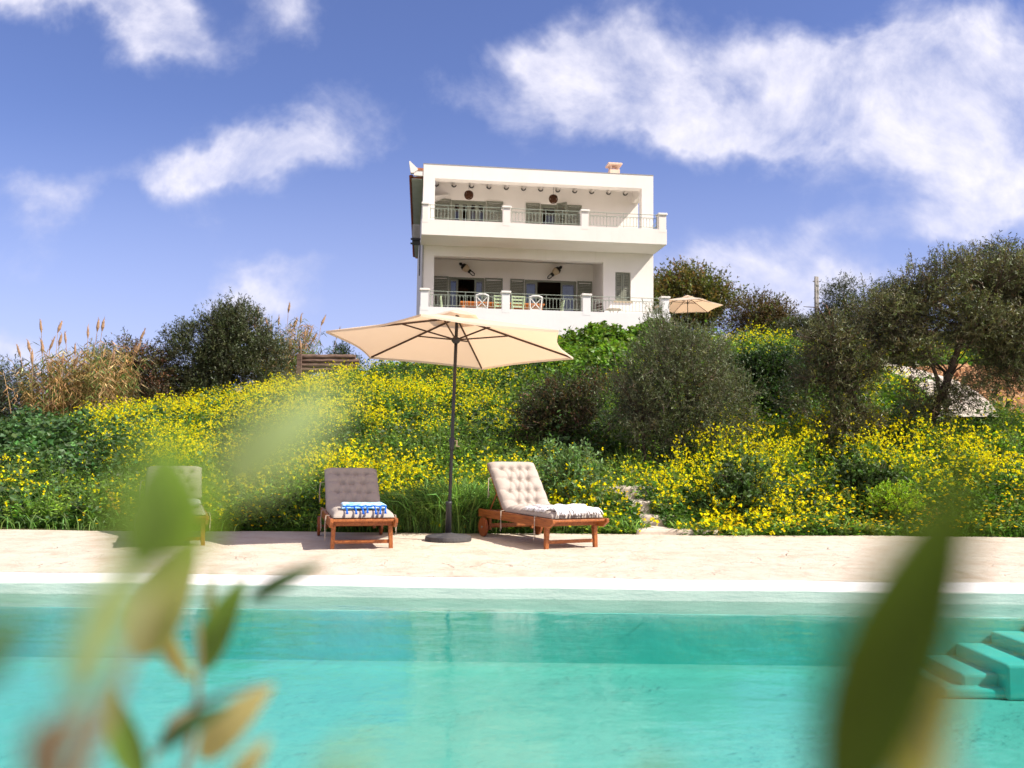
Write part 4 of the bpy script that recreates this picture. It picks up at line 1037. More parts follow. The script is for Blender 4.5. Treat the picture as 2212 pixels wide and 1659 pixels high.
DRK = [(110, 930, 130, 50, 1.2), (80, 1080, 160, 60, 0.9), (1260, 860, 140, 70, 1.3), (1680, 830, 90, 60, 1.3), (950, 1080, 120, 60, 1.2), (620, 1105, 150, 40, 1.0), (400, 1100, 300, 40, 0.5), (1300, 735, 100, 30, 1.2), (1000, 925, 170, 24, 0.9), (760, 935, 120, 22, 0.7), (540, 905, 90, 20, 0.5),
       (2020, 1085, 220, 50, 0.9), (1500, 1100, 60, 50, 0.6), (1770, 1060, 60, 40, 0.5), (1120, 1060, 50, 60, 0.5), (1330, 930, 160, 40, 0.6)]
MAL = [(80, 930, 170, 60, 1.3), (40, 1090, 120, 50, 0.6), (470, 850, 30, 20, 0.3)]
def fl_factor(x, y, z):
    px, py = PXY(x, y, z + 0.6)
    f = 0.48 * gauss(px, py, YEL) - 0.9 * gauss(px, py, DRK) + 0.42 * sn(x, y, 1.6, 21) + 0.40 * sn(x, y, 4.2, 22) + 0.10
    return np.clip(f, 0.0, 1.25), px, py

def mustard(n):
    x, y, z = scatter(n)
    f, px, py = fl_factor(x, y, z)
    mal = gauss(px, py, MAL); keep = RNG.random(len(x)) > mal * 0.8
    x, y, z, f = x[keep], y[keep], z[keep], f[keep]; n = len(x)
    clump = np.clip(0.5 + 0.45 * sn(x, y, 2.2, 31) + 0.30 * sn(x, y, 5.5, 32), 0, 1)
    front = np.clip((y - edge_y(x)) / 1.0, 0.12, 1)
    h = (0.22 + 0.68 * clump * (0.6 + 0.4 * RNG.random(n))) * front ** 0.55
    hp = PXY(x, y, z + 0.5); h = h * (1 + 0.75 * gauss(hp[0], hp[1], [(1760, 950, 130, 60, 1.0), (1560, 1000, 90, 50, 0.5), (2010, 960, 80, 40, 0.5), (1260, 1040, 50, 40, 0.4)]))
    sp = 0.16 + 0.16 * RNG.random(n)
    base = np.stack([x, y, z], 1); lean = RNG.normal(size=(n, 2)) * 0.06 + np.array([0, -0.05])
    far = np.clip((y - 11) / 16, 0, 1)
    nb = 6
    parts = []
    BR = RNG.random((n, nb)) * 6.283; BL = 0.75 + 0.35 * RNG.random((n, nb)); BS = sp[:, None] * (0.5 + 0.8 * RNG.random((n, nb)))
    def pt(i, bi, t):
        a = BR[i, bi]; s = BS[i, bi] * t ** 1.4; hh = h[i] * BL[i, bi] * t
        return np.stack([base[i, 0] + np.cos(a) * s + lean[i, 0] * t, base[i, 1] + np.sin(a) * s + lean[i, 1] * t, base[i, 2] + hh], 1)
    # stems
    for (t0, t1) in ((0, 0.5), (0.5, 1.0)):
        i = np.repeat(np.arange(n), nb); bi = np.tile(np.arange(nb), n)
        A = pt(i, bi, np.full(len(i), t0)); B = pt(i, bi, np.full(len(i), t1))
        parts.append((*sticks(A, B, 0.007 if t0 == 0 else 0.005, tint((0.13, 0.20, 0.05), len(i), 0.2)), 0))
    # leaves
    nl = 46
    i = np.repeat(np.arange(n), nl); bi = RNG.integers(0, nb, len(i)); t = RNG.random(len(i)) ** 1.25 * 0.95
    P = pt(i, bi, t) + RNG.normal(size=(len(i), 3)) * 0.02
    a = RNG.random(len(i)) * 6.283; D = np.stack([np.cos(a), np.sin(a), RNG.normal(size=len(i)) * 0.45 + 0.15], 1)
    L = (0.11 - 0.075 * t) * (0.7 + 0.6 * RNG.random(len(i))) * (1 + 0.5 * far[i])
    pc = tint((0.068, 0.132, 0.020), n, 0.30, 0.12)
    warm = (RNG.random(n) < 0.14)[:, None]; pc = np.where(warm, pc * np.array([2.2, 1.1, 0.9]), pc)
    fresh = (RNG.random(n) < 0.30 + 0.25 * sn(x, y, 1.4, 77))[:, None]; pc = np.where(fresh, tint((0.115, 0.205, 0.026), n, 0.18, 0.08), pc)
    C = np.clip(pc[i] * np.exp(RNG.normal(size=(len(i), 1)) * 0.22) * (1 + 0.9 * t[:, None] * np.array([0.9, 0.75, 0.2])), 0, 0.6)
    parts.append((*leaves(P, D, L, L * 0.42, C), 0))
    # flower heads
    nf = 22
    i = np.repeat(np.arange(n), nf); k = RNG.random(len(i)) < np.clip(f[i] * (0.25 + 0.85 * clump[i]), 0.01, 1.0); i = i[k]
    bi = RNG.integers(0, nb, len(i)); t = 0.62 + 0.40 * RNG.random(len(i)) ** 0.7
    c = pt(i, bi, t) + RNG.normal(size=(len(i), 3)) * np.array([0.055, 0.055, 0.035])
    m = 5
    cs = (0.65 + 0.5 * RNG.random(len(i))) * (1 + 0.30 * np.clip(1 - (y[i] - 11) / 2.5, 0, 1))
    j = np.repeat(np.arange(len(i)), m); sc = (cs * (1 + 0.2 * far[i]))[j]
    P = c[j] + RNG.normal(size=(len(j), 3)) * 0.0095 * sc[:, None]
    C = tint((0.80, 0.67, 0.012), len(j), 0.20, 0.06); C[:, 2] = 0.012
    parts.append((*flowers(P, 0.0125 * sc * (0.75 + 0.5 * RNG.random(len(j))), C), 1))
    V, F, Cc, M = merge(parts)
    o = npmesh('wild_mustard', V, F, Cc, ['leaf', 'petal'], M); print('mustard', len(F), n)
    tag(o, 'dense yellow flowering wild mustard covering the hillside behind the loungers', 'wild flowers', kind='stuff')
mustard(6200)

def carpet(name, label, cat, n, base, Lr, hmax, mask=None, pw=1.35, ratio=0.55, mat='leaf', y1=27.3, tilt=0.5):
    x, y, z = scatter(n, 10.9, y1, pw)
    if mask is not None:
        k = mask(x, y, z); x, y, z = x[k], y[k], z[k]
    n = len(x); cl = np.clip(0.55 + 0.5 * sn(x, y, 1.9, 41) + 0.3 * sn(x, y, 5.5, 42), 0.08, 1.3) * np.clip((y - edge_y(x)) / 0.7, 0.1, 1)
    hh = hmax * cl * RNG.random(n) ** 0.6
    P = np.stack([x, y, z + hh], 1); a = RNG.random(n) * 6.283
    D = np.stack([np.cos(a), np.sin(a) - 0.25, RNG.normal(size=n) * tilt + 0.1], 1)
    L = Lr * (0.6 + 0.8 * RNG.random(n)) * (1 + 0.35 * np.clip((y - 11) / 16, 0, 1))
    cn = np.exp(0.35 * sn(x, y, 2.5, 43))[:, None]
    C = np.clip(tint(base, n, 0.28, 0.12) * cn, 0, 0.6)
    V, F, Cc = leaves(P, D, L, L * ratio, C)
    o = npmesh(name, V, F, Cc, [mat]); tag(o, label, cat, kind='stuff'); print(name, n); return o
carpet('undergrowth', 'tangled dark green undergrowth below the yellow flowers on the slope', 'undergrowth', 230000, (0.045, 0.098, 0.018), 0.075, 0.34)
carpet('mallow_leaves', 'broad bluish green mallow leaves on the left of the slope below the dry reeds', 'ground cover', 330000, (0.058, 0.118, 0.038), 0.085, 0.62,
       mask=lambda x, y, z: RNG.random(len(x)) < np.clip(gauss(*PXY(x, y, z + 0.4), MAL), 0, 1), ratio=0.85)
carpet('bright_creeper', 'bright fresh green leafy creeper below the terrace wall of the villa', 'ground cover', 600000, (0.125, 0.215, 0.028), 0.10, 0.85,
       mask=lambda x, y, z: RNG.random(len(x)) < np.clip(gauss(*PXY(x, y, z + 0.4), [(1280, 730, 130, 32, 1.5), (1170, 735, 80, 34, 1.3), (1420, 745, 60, 20, 0.7)]), 0, 1), ratio=0.8, pw=0.8)
carpet('edge_herbs', 'low mixed herbs and small leaves along the far edge of the pool deck', 'ground cover', 420000, (0.085, 0.19, 0.026), 0.055, 0.24,
       mask=lambda x, y, z: (y < edge_y(x) + 2.2) & (RNG.random(len(x)) < 0.75 * np.exp(-(y - edge_y(x)) / 1.0)), pw=3.2, ratio=0.6, y1=14.5)

carpet('bramble_thicket', 'dark green bramble thickets in the hollows between the yellow flowers', 'undergrowth', 300000, (0.042, 0.082, 0.020), 0.075, 0.80,
       mask=lambda x, y, z: RNG.random(len(x)) < np.clip(gauss(*PXY(x, y, z + 0.4), [(1270, 900, 110, 40, 0.9), (1690, 830, 70, 60, 0.9), (1000, 930, 130, 20, 0.7), (760, 940, 90, 18, 0.6), (430, 1105, 90, 30, 0.7), (620, 1115, 80, 22, 0.9), (850, 800, 60, 14, 0.6), (1780, 1080, 50, 40, 0.5), (1340, 955, 160, 30, 0.8), (540, 905, 60, 16, 0.6), (2050, 880, 120, 18, 0.4), (240, 990, 60, 30, 0.6), (1140, 800, 90, 30, 0.8)]), 0, 1), ratio=0.6)
def grass():
    n = 5200
    cx_ = np.concatenate([RNG.normal(-0.75, 0.75, n), RNG.uniform(-8, 8.5, 2600), RNG.normal(1.35, 0.35, 900), RNG.normal(-0.2, 0.5, 1500)])
    cy_ = edge_y(cx_) + 0.04 + np.abs(RNG.normal(0, 0.42, len(cx_))); k = ~on_path(cx_, cy_); cx_, cy_ = cx_[k], cy_[k]; n = len(cx_)
    z = G(cx_, cy_); cen = np.exp(-((cx_ + 0.7) / 1.1) ** 2)
    L = (0.16 + 0.36 * RNG.random(n)) * (0.5 + 1.0 * cen) ; a = RNG.random(n) * 6.283; bend = 0.35 + 0.6 * RNG.random(n)
    dx, dy = np.cos(a) * bend, np.sin(a) * bend - 0.25
    P = [np.stack([cx_ + dx * L * (s ** 1.8) * 0.9, cy_ + dy * L * (s ** 1.8) * 0.9, z + L * (s * 1.15 - 0.55 * s ** 3 * bend)], 1) for s in (0, 0.4, 0.75, 1.0)]
    S = unit(np.cross(P[3] - P[0], rnd_dir(n))); C = tint((0.13, 0.235, 0.055), n, 0.5, 0.10); parts = []
    for j, (w0, w1) in enumerate(((0.010, 0.011), (0.011, 0.008), (0.008, 0.001))):
        V = np.stack([P[j] - S * w0 / 2, P[j] + S * w0 / 2, P[j + 1] + S * w1 / 2, P[j + 1] - S * w1 / 2], 1).reshape(-1, 3)
        parts.append((V, np.arange(4 * n).reshape(n, 4), np.repeat(C, 4, 0), 0))
    V, F, Cc, M = merge(parts); tag(npmesh('long_grass', V, F, Cc, ['leaf']), 'long arching dark green grass tufts behind the parasol pole', 'grass', kind='stuff')
grass()
def daisies():
    n = 900; x = np.concatenate([RNG.uniform(2.6, 7.0, 620), RNG.uniform(-5.2, 2.4, 280)]); y = edge_y(x) + 0.02 + np.abs(RNG.normal(0, 0.5, n)); k = ~on_path(x, y); x, y = x[k], y[k]; n = len(x)
    z = G(x, y) + 0.06 + 0.28 * np.clip((y - edge_y(x)), 0, 1) + 0.10 * RNG.random(n); y = y - 0.03
    P0 = np.stack([x, y, z], 1); j = np.repeat(np.arange(n), 5); a = np.tile(np.arange(5) * 1.2566, n)
    D = np.stack([np.cos(a), np.sin(a) * 0.8, np.full(len(j), 0.35) + 0.25 * RNG.normal(size=len(j))], 1)
    C = tint((0.86, 0.58, 0.012), len(j), 0.08, 0.04)
    V1 = leaves(P0[j], D, 0.020, 0.016, C)
    V2 = sticks(P0 - np.array([0, 0, 0.2]), P0, 0.004, tint((0.10, 0.18, 0.04), n))
    V, F, Cc, M = merge([(*V1, 0), (*V2, 1)]); tag(npmesh('daisies', V, F, Cc, ['petal', 'leaf'], M), 'scattered golden daisies low in the grass at the deck edge', 'wild flowers', kind='stuff')
daisies()

# ---- shrubs and trees
def crown(parent, name, blobs, ntw, tl, nleaf, L, W, base, mat='olive_leaf', var=0.3, hue=0.08, twc=(0.10, 0.08, 0.06), gap=-0.15, gs=2.0, seed=1, up=0.35, rad=0.5, droop=0.0, tw=0.006, spread=0.5, warm=None):
    B = np.array(blobs, float); wts = B[:, 3] * B[:, 4] * B[:, 5]; wts = wts / wts.sum()
    n0 = int(ntw * 1.7); bi = RNG.choice(len(B), n0, p=wts); d = rnd_dir(n0); r = RNG.random(n0) ** rad
    rag = 1 + 0.22 * sn(d[:, 0] * 3 + bi, d[:, 1] * 3 + d[:, 2] * 4, 1.8, seed)
    P = B[bi, :3] + d * B[bi, 3:6] * (r * rag)[:, None]
    g = sn(P[:, 0] + P[:, 1] * 0.7, P[:, 2] + P[:, 1] * 0.3, gs, seed + 7) + 0.5 * sn(P[:, 0], P[:, 2], gs * 2.7, seed + 8)
    k = (g > gap); P, d, bi, g = P[k][:ntw], d[k][:ntw], bi[k][:ntw], g[k][:ntw]; n = len(P)
    D = unit(d * 0.7 + np.array([0, 0, up]) + RNG.normal(size=(n, 3)) * 0.45); TL = tl * (0.6 + 0.8 * RNG.random(n))
    pc = tint(base, n, var * 0.8, hue)
    if warm is not None:
        kk = (RNG.random(n) < warm[0])[:, None]; pc = np.where(kk, tint(warm[1], n, 0.3, 0.1), pc)
    j = np.repeat(np.arange(n), nleaf); t = RNG.random(len(j)) * 0.9 + 0.1
    Q = P[j] + D[j] * (TL[j] * t)[:, None]; Q[:, 2] -= droop * (TL[j] * t ** 2)
    LD = unit(D[j] * 0.55 + RNG.normal(size=(len(j), 3)) * spread + np.array([0, 0, -droop]))
    LL = L * (0.65 + 0.7 * RNG.random(len(j)))
    C = np.clip(pc[j] * np.exp(RNG.normal(size=(len(j), 1)) * var * 0.6), 0.003, 0.7)
    A = P - D * TL[:, None] * 0.3; E = P + D * TL[:, None]; E[:, 2] -= droop * TL
    V, F, Cc, M = merge([(*leaves(Q, LD, LL, LL * W, C, 0.12, 0.5), 0), (*sticks(A, E, tw, tint(twc, n, 0.25)), 1)])
    print(name, len(F))
    loc = parent.location if parent else (0, 0, 0)
    return npmesh(name, V - np.array(loc), F, Cc, [mat, 'dry_leaf'], M, parent)
def limbs(parent, name, paths, mat='bark', n=8):
    b = MB(); L = Vector(parent.location)
    for (pts, r0, r1) in paths:
        P = [Vector(p) for p in pts]; Q = []
        for i in range(len(P) - 1):
            for s in range(5): f = s / 5; Q.append(P[i].lerp(P[i + 1], f) + Vector((random.uniform(-1, 1), random.uniform(-1, 1), 0)) * (0.012 if 0 < s + i else 0) * (1 + r0 * 6))
        Q.append(P[-1]); m = len(Q)
        b.tube([q - L for q in Q], [r0 + (r1 - r0) * k / (m - 1) for k in range(m)], n)
    return b.build(name, mat, parent, True)
def rest(x, y, dz=-0.05): return (x, y, float(G(x, y)) + dz)

# A young olive in the middle of the slope (two thin stems)
t = tag(empty('olive_tree', rest(2.45, 14.1)), 'round grey green young olive tree growing on two thin stems below the villa corner', 'tree')
bx = t.location
st = [((2.12, 14.0, bx.z + 0.05), (2.08, 14.0, 1.3), (1.95, 14.0, 1.9)), ((2.75, 14.2, bx.z), (2.74, 14.15, 1.3), (2.80, 14.1, 2.1), (2.9, 14.1, 2.8))]
pl = [(st[0], 0.030, 0.012), (st[1], 0.034, 0.010)]
for k in range(26):
    a = random.uniform(0, 6.28); q = st[k % 2][1]; rr_ = random.uniform(0.4, 1.0)
    pl.append(((q[0], q[1], q[2] + random.uniform(-0.2, 0.7)), ) and (((q[0], q[1], q[2] + 0.2), (q[0] + rr_ * 0.4 * math.cos(a), q[1] + rr_ * 0.4 * math.sin(a), q[2] + 0.55), (q[0] + rr_ * math.cos(a), q[1] + rr_ * math.sin(a), q[2] + 0.7 + random.uniform(0, 0.8))), 0.012, 0.003))
limbs(t, 'trunk', pl)
crown(t, 'crown', [(2.55, 14.1, 2.2, 0.85, 0.8, 0.88), (1.95, 14.0, 1.75, 0.52, 0.6, 0.55), (3.35, 14.1, 1.75, 0.55, 0.6, 0.65), (2.35, 14.1, 2.85, 0.42, 0.4, 0.42), (2.9, 14.1, 2.6, 0.55, 0.5, 0.5), (2.3, 14.0, 1.3, 0.5, 0.5, 0.35), (2.95, 14.1, 1.25, 0.6, 0.5, 0.35)],
      4600, 0.26, 11, 0.052, 0.20, (0.118, 0.140, 0.066), seed=3, gap=-0.75, up=0.55, rad=0.45, spread=0.42, twc=(0.085, 0.078, 0.058), warm=(0.05, (0.15, 0.11, 0.07)))
# B large olive on the right, forked
t = tag(empty('olive_tree', rest(6.05, 14.3)), 'large dark olive tree with a forked leaning trunk at the right of the slope', 'tree')
bz = t.location.z
fork = (6.03, 14.3, bz + 0.18)
T1 = [(6.05, 14.3, bz), fork, (5.75, 14.25, 1.45), (5.45, 14.2, 2.0), (5.22, 14.2, 2.6), (5.1, 14.2, 3.1)]
T2 = [(6.10, 14.3, bz), (6.35, 14.3, 1.15), (6.85, 14.3, 1.7), (7.1, 14.3, 2.3), (7.3, 14.3, 2.9), (7.75, 14.3, 3.5), (8.1, 14.3, 4.0)]
pl = [(T1, 0.085, 0.022), (T2, 0.090, 0.022), (((7.0, 14.3, 1.9), (6.75, 14.2, 2.5), (6.65, 14.2, 3.2)), 0.04, 0.012)]
for k in range(46):
    src = random.choice([T1[3], T1[4], T1[5], T2[3], T2[4], T2[5], T2[6], (6.7, 14.2, 2.9)]); a = random.uniform(0, 6.28); r2 = random.uniform(0.4, 1.1)
    pl.append((((src), (src[0] + 0.4 * r2 * math.cos(a), src[1] + 0.4 * r2 * math.sin(a), src[2] + 0.25), (src[0] + r2 * math.cos(a), src[1] + r2 * 0.8 * math.sin(a), src[2] + random.uniform(0.0, 0.75))), 0.016, 0.004))
limbs(t, 'trunk', pl)
crown(t, 'crown', [(6.05, 14.3, 3.25, 0.62, 0.6, 0.50), (6.75, 14.3, 3.55, 0.62, 0.7, 0.55), (7.15, 14.2, 4.05, 0.42, 0.5, 0.40), (7.75, 14.4, 3.75, 0.75, 0.8, 0.60), (8.4, 14.4, 3.2, 0.75, 0.8, 0.75), (7.6, 14.2, 3.1, 0.7, 0.7, 0.5), (8.9, 14.5, 3.9, 0.7, 0.7, 0.6),
                   (5.15, 14.2, 2.75, 0.50, 0.5, 0.42), (4.85, 14.2, 2.20, 0.42, 0.5, 0.42), (5.5, 14.2, 2.35, 0.45, 0.5, 0.45), (6.4, 14.3, 2.65, 0.55, 0.6, 0.45), (8.0, 14.3, 2.4, 0.45, 0.5, 0.35), (5.6, 14.2, 1.65, 0.40, 0.4, 0.35), (6.7, 14.3, 1.75, 0.42, 0.3, 0.40), (5.25, 14.1, 1.55, 0.45, 0.4, 0.42), (7.2, 14.2, 2.15, 0.4, 0.4, 0.4), (4.6, 14.2, 1.9, 0.3, 0.3, 0.3), (8.8, 14.4, 2.6, 0.5, 0.5, 0.4)],
      13500, 0.22, 11, 0.058, 0.24, (0.120, 0.130, 0.058), seed=8, gap=-0.18, gs=2.6, up=0.3, rad=0.55, spread=0.5, twc=(0.10, 0.075, 0.06), warm=(0.06, (0.13, 0.09, 0.05)))
# dark twiggy bush in the middle
t = tag(empty('dark_bush', rest(1.2, 15.6)), 'dark brownish green bush between the yellow flowers and the young olive tree', 'bush')
bz = t.location.z
limbs(t, 'stem', [(((1.2 + random.uniform(-0.3, 0.3), 15.6, bz), (1.2 + random.uniform(-1.1, 1.1), 15.6 + random.uniform(-0.3, 0.3), bz + 0.9)), 0.02, 0.006) for _ in range(10)])
crown(t, 'foliage', [(0.75, 15.5, 1.75, 0.62, 0.5, 0.45), (1.55, 15.5, 1.85, 0.75, 0.5, 0.5), (1.3, 15.2, 1.45, 0.7, 0.4, 0.35), (2.1, 15.3, 1.6, 0.5, 0.4, 0.4), (0.45, 15.3, 1.45, 0.35, 0.3, 0.3)],
      2600, 0.2, 12, 0.040, 0.5, (0.050, 0.060, 0.024), mat='leaf', seed=12, gap=-0.5, warm=(0.25, (0.12, 0.07, 0.04)))
# dark green bush between the olives
t = tag(empty('dark_bush', rest(4.75, 17.5)), 'dark green bush in the gap between the young and the large olive tree', 'bush')
bz = t.location.z
limbs(t, 'stem', [(((4.75 + random.uniform(-0.3, 0.3), 17.5, bz), (4.75 + random.uniform(-0.8, 0.8), 17.5, bz + 0.8)), 0.02, 0.006) for _ in range(8)])
crown(t, 'foliage', [(4.6, 17.4, 2.45, 0.6, 0.5, 0.45), (5.2, 17.4, 2.6, 0.7, 0.5, 0.45), (4.9, 17.0, 2.0, 0.8, 0.5, 0.4)], 2400, 0.2, 12, 0.055, 0.6, (0.035, 0.070, 0.020), mat='leaf', seed=14, gap=-0.6)
# leafy bramble clumps close to the deck, right
for (cx_, dy, rx, rz, lab, sd) in ((3.05, 0.75, 0.42, 0.40, 'dark glossy leafy bush at the deck edge just right of the garden steps', 31), (5.05, 1.3, 0.40, 0.42, 'dark glossy leafy bush among yellow flowers at the right of the deck edge', 32)):
    y_ = float(edge_y(cx_)) + dy; t = tag(empty('leafy_bush', rest(cx_, y_)), lab, 'bush', 'glossy bushes at the deck edge'); bz = t.location.z
    limbs(t, 'stem', [(((cx_, y_, bz), (cx_ + random.uniform(-0.3, 0.3), y_ + random.uniform(-0.2, 0.2), bz + 0.6)), 0.012, 0.004) for _ in range(7)])
    crown(t, 'foliage', [(cx_, y_, bz + 0.42, rx, 0.4, rz), (cx_ - 0.15, y_ - 0.2, bz + 0.25, rx * 0.9, 0.3, 0.25)], 620, 0.16, 9, 0.062, 0.62, (0.062, 0.112, 0.028), mat='leaf', seed=sd, gap=-0.5, var=0.4)
# pale green soft-leaved clump behind the sideways lounger
cx_, y_ = 0.75, float(edge_y(0.75)) + 0.75
t = tag(empty('leafy_bush', rest(cx_, y_)), 'pale green soft leaved plant rising behind the sideways lounger', 'bush'); bz = t.location.z
limbs(t, 'stem', [(((cx_, y_, bz), (cx_ + random.uniform(-0.3, 0.3), y_, bz + 0.7)), 0.010, 0.004) for _ in range(7)])
crown(t, 'foliage', [(cx_, y_, bz + 0.52, 0.42, 0.35, 0.48)], 620, 0.16, 9, 0.060, 0.45, (0.14, 0.24, 0.085), mat='leaf', seed=35, gap=-0.9)
# lime umbel herbs
for (x_, lab) in ((-4.25, 'lime green umbel herb low at the left of the deck edge'), (5.0, 'lime green umbel herb at the right of the deck edge')):
    y_ = float(edge_y(x_)) + 0.45; t = tag(empty('umbel_herb', rest(x_, y_)), lab, 'herb', 'lime green herbs at the deck edge'); bz = t.location.z
    limbs(t, 'stem', [(((x_, y_, bz), (x_ + random.uniform(-0.3, 0.3), y_, bz + 0.4)), 0.008, 0.003) for _ in range(7)], 'bark')
    crown(t, 'foliage', [(x_, y_, bz + 0.36, 0.33, 0.25, 0.20)], 560, 0.08, 14, 0.020, 0.8, (0.27, 0.42, 0.02), mat='leaf', seed=int(40 + x_), gap=-1.5, up=1.0)

# C big tree upper left
t = tag(empty('olive_tree', rest(-8.9, 27.5)), 'big dense olive tree on the left skyline between two stands of reeds', 'tree'); bz = t.location.z
limbs(t, 'trunk', [(((-8.9, 27.5, bz), (-8.95, 27.5, 3.3), (-9.0, 27.5, 4.3)), 0.2, 0.07)] + [(((-8.95, 27.5, 3.2), (-8.95 + random.uniform(-1.4, 1.4), 27.5 + random.uniform(-0.8, 0.8), 3.5 + random.uniform(0.3, 1.4))), 0.05, 0.012) for _ in range(14)])
crown(t, 'crown', [(-9.0, 27.5, 4.15, 1.15, 1.1, 0.85), (-8.55, 27.4, 4.75, 0.75, 0.8, 0.6), (-10.05, 27.4, 4.05, 0.75, 0.8, 0.75), (-7.7, 27.4, 3.8, 0.65, 0.8, 0.75), (-8.2, 27.3, 3.4, 1.1, 0.8, 0.6), (-9.8, 27.4, 3.4, 1.0, 0.8, 0.65), (-7.95, 27.5, 4.75, 0.35, 0.4, 0.35), (-9.3, 27.4, 5.05, 0.45, 0.4, 0.4), (-8.8, 27.3, 2.7, 1.5, 0.8, 0.5), (-10.1, 27.3, 2.7, 0.9, 0.8, 0.5), (-8.6, 27.4, 5.2, 0.4, 0.4, 0.35)],
      7000, 0.36, 12, 0.085, 0.28, (0.070, 0.085, 0.038), seed=51, gap=-0.4, gs=2.4, up=0.75, rad=0.45)
# other background trees: name, label, category, blobs, twigs, leaf length, colour
def bg_tree(name, label, cat, x_, y_, blobs, ntw, L, W, base, mat='olive_leaf', grp=None, **kw):
    t = tag(empty(name, rest(x_, y_)), label, cat, grp); bz = t.location.z; c = blobs[0]
    limbs(t, 'trunk', [(((x_, y_, bz), (x_ * 0.5 + c[0] * 0.5, y_, (bz + c[2]) / 2), (c[0], y_, c[2])), 0.10, 0.03)] + [(((x_, y_, (bz + c[2]) / 2), (q[0], q[1], q[2])), 0.04, 0.01) for q in blobs for _ in range(2)], n=6)
    crown(t, 'crown', blobs, ntw, kw.pop('tl', 0.4), kw.pop('nl', 10), L, W, base, mat=mat, **kw); return t
bg_tree('shrub', 'brownish olive shrub on the skyline just left of the big olive tree', 'shrub', -11.6, 27.0, [(-11.5, 27.0, 3.7, 0.75, 0.6, 0.55), (-11.0, 27, 3.2, 0.9, 0.6, 0.6), (-11.9, 27, 3.0, 0.6, 0.6, 0.6), (-11.0, 26.8, 2.5, 1.2, 0.6, 0.5), (-10.9, 26.6, 2.0, 1.3, 0.6, 0.5)], 2900, 0.08, 0.35, (0.085, 0.078, 0.035), seed=61, gap=-0.5, warm=(0.3, (0.16, 0.07, 0.04)))
bg_tree('olive_tree', 'small bluish olive tree rising behind the tall dry reeds at the left', 'tree', -13.9, 30.0, [(-13.9, 30, 3.6, 0.9, 0.7, 0.75), (-14.8, 30, 3.0, 0.9, 0.7, 0.6), (-13.0, 30, 3.0, 0.8, 0.7, 0.7), (-12.9, 30.0, 4.2, 0.25, 0.3, 0.35), (-13.4, 29.5, 2.3, 1.9, 0.7, 0.7)], 2800, 0.09, 0.3, (0.070, 0.090, 0.055), seed=62, gap=-0.5)
bg_tree('olive_tree', 'dark olive tree cut by the left edge of the picture behind the reeds', 'tree', -14.9, 25.5, [(-14.6, 25.5, 2.6, 0.8, 0.6, 0.7), (-15.4, 25.5, 2.3, 1.0, 0.7, 0.9), (-14.0, 25.4, 1.9, 0.9, 0.6, 0.6), (-12.6, 25.8, 1.8, 1.4, 0.6, 0.7)], 3000, 0.08, 0.3, (0.060, 0.080, 0.045), seed=63, gap=-0.5)
bg_tree('shrub', 'tiny dark shrub on the skyline next to the stacked logs', 'shrub', -5.5, 29.5, [(-5.75, 29.5, 4.15, 0.32, 0.3, 0.30), (-5.5, 29.5, 3.8, 0.4, 0.3, 0.3)], 420, 0.07, 0.35, (0.055, 0.085, 0.035), seed=64, gap=-0.8, tl=0.25)
bg_tree('deciduous_tree', 'yellow green bushy tree behind the right corner of the villa', 'tree', 8.6, 44.0, [(8.9, 44, 8.9, 1.6, 1.2, 1.0), (7.6, 44, 8.4, 1.2, 1, 1.0), (10.3, 44, 8.3, 1.0, 1, 0.9), (9.0, 44, 7.6, 2.0, 1, 0.9), (6.6, 43, 8.5, 0.6, 0.8, 1.1), (8.4, 44, 9.7, 0.5, 0.5, 0.5)], 3200, 0.14, 0.5, (0.105, 0.115, 0.030), mat='leaf', seed=65, gap=-0.3, gs=1.1, up=0.9, tl=0.8, warm=(0.25, (0.19, 0.13, 0.04)))
bg_tree('shrub', 'reddish brown shrub on the skyline right of the far parasol', 'shrub', 11.8, 42.0, [(11.6, 42, 7.8, 1.1, 0.9, 0.65), (12.6, 42, 7.5, 0.9, 0.9, 0.6), (11.9, 42, 6.9, 1.8, 0.9, 0.7)], 2000, 0.11, 0.4, (0.105, 0.070, 0.030), mat='leaf', seed=66, gap=-0.4, gs=1.3, warm=(0.3, (0.10, 0.11, 0.03)), tl=0.6)
bg_tree('olive_tree', 'low dark olive tree on the skyline just left of the grey poles', 'tree', 13.2, 38.0, [(12.5, 38, 6.3, 0.9, 0.7, 0.55), (13.3, 38, 6.4, 0.6, 0.7, 0.6), (13.6, 38, 6.9, 0.35, 0.5, 0.35)], 1200, 0.10, 0.3, (0.070, 0.085, 0.040), seed=67, gap=-0.4)
bg_tree('olive_tree', 'dark rounded olive tree on the skyline just right of the grey poles', 'tree', 14.6, 38.0, [(14.35, 38, 7.8, 0.85, 0.8, 0.75), (15.05, 38, 7.4, 0.7, 0.8, 0.7), (14.1, 38, 7.0, 0.6, 0.8, 0.5), (15.0, 38, 6.4, 1.2, 0.8, 0.6)], 1900, 0.10, 0.3, (0.055, 0.070, 0.032), seed=68, gap=-0.45)
bg_tree('olive_tree', 'small olive top showing above the left shoulder of the large forked olive', 'tree', 16.6, 38.5, [(16.4, 38.5, 8.3, 0.6, 0.6, 0.5), (16.9, 38.5, 7.6, 0.9, 0.6, 0.7)], 1000, 0.10, 0.3, (0.062, 0.075, 0.040), seed=69, gap=-0.4)
bg_tree('olive_tree', 'dark olive tree behind the top of the large forked olive at the right edge', 'tree', 21.5, 38.0, [(21.0, 38, 9.3, 1.3, 1, 1.1), (20.3, 38, 8.6, 1.0, 1, 1.0), (22.4, 38, 8.5, 1.4, 1, 1.2), (21.3, 38, 7.3, 2.0, 1, 1.2)], 2600, 0.12, 0.3, (0.060, 0.068, 0.030), seed=70, gap=-0.45)

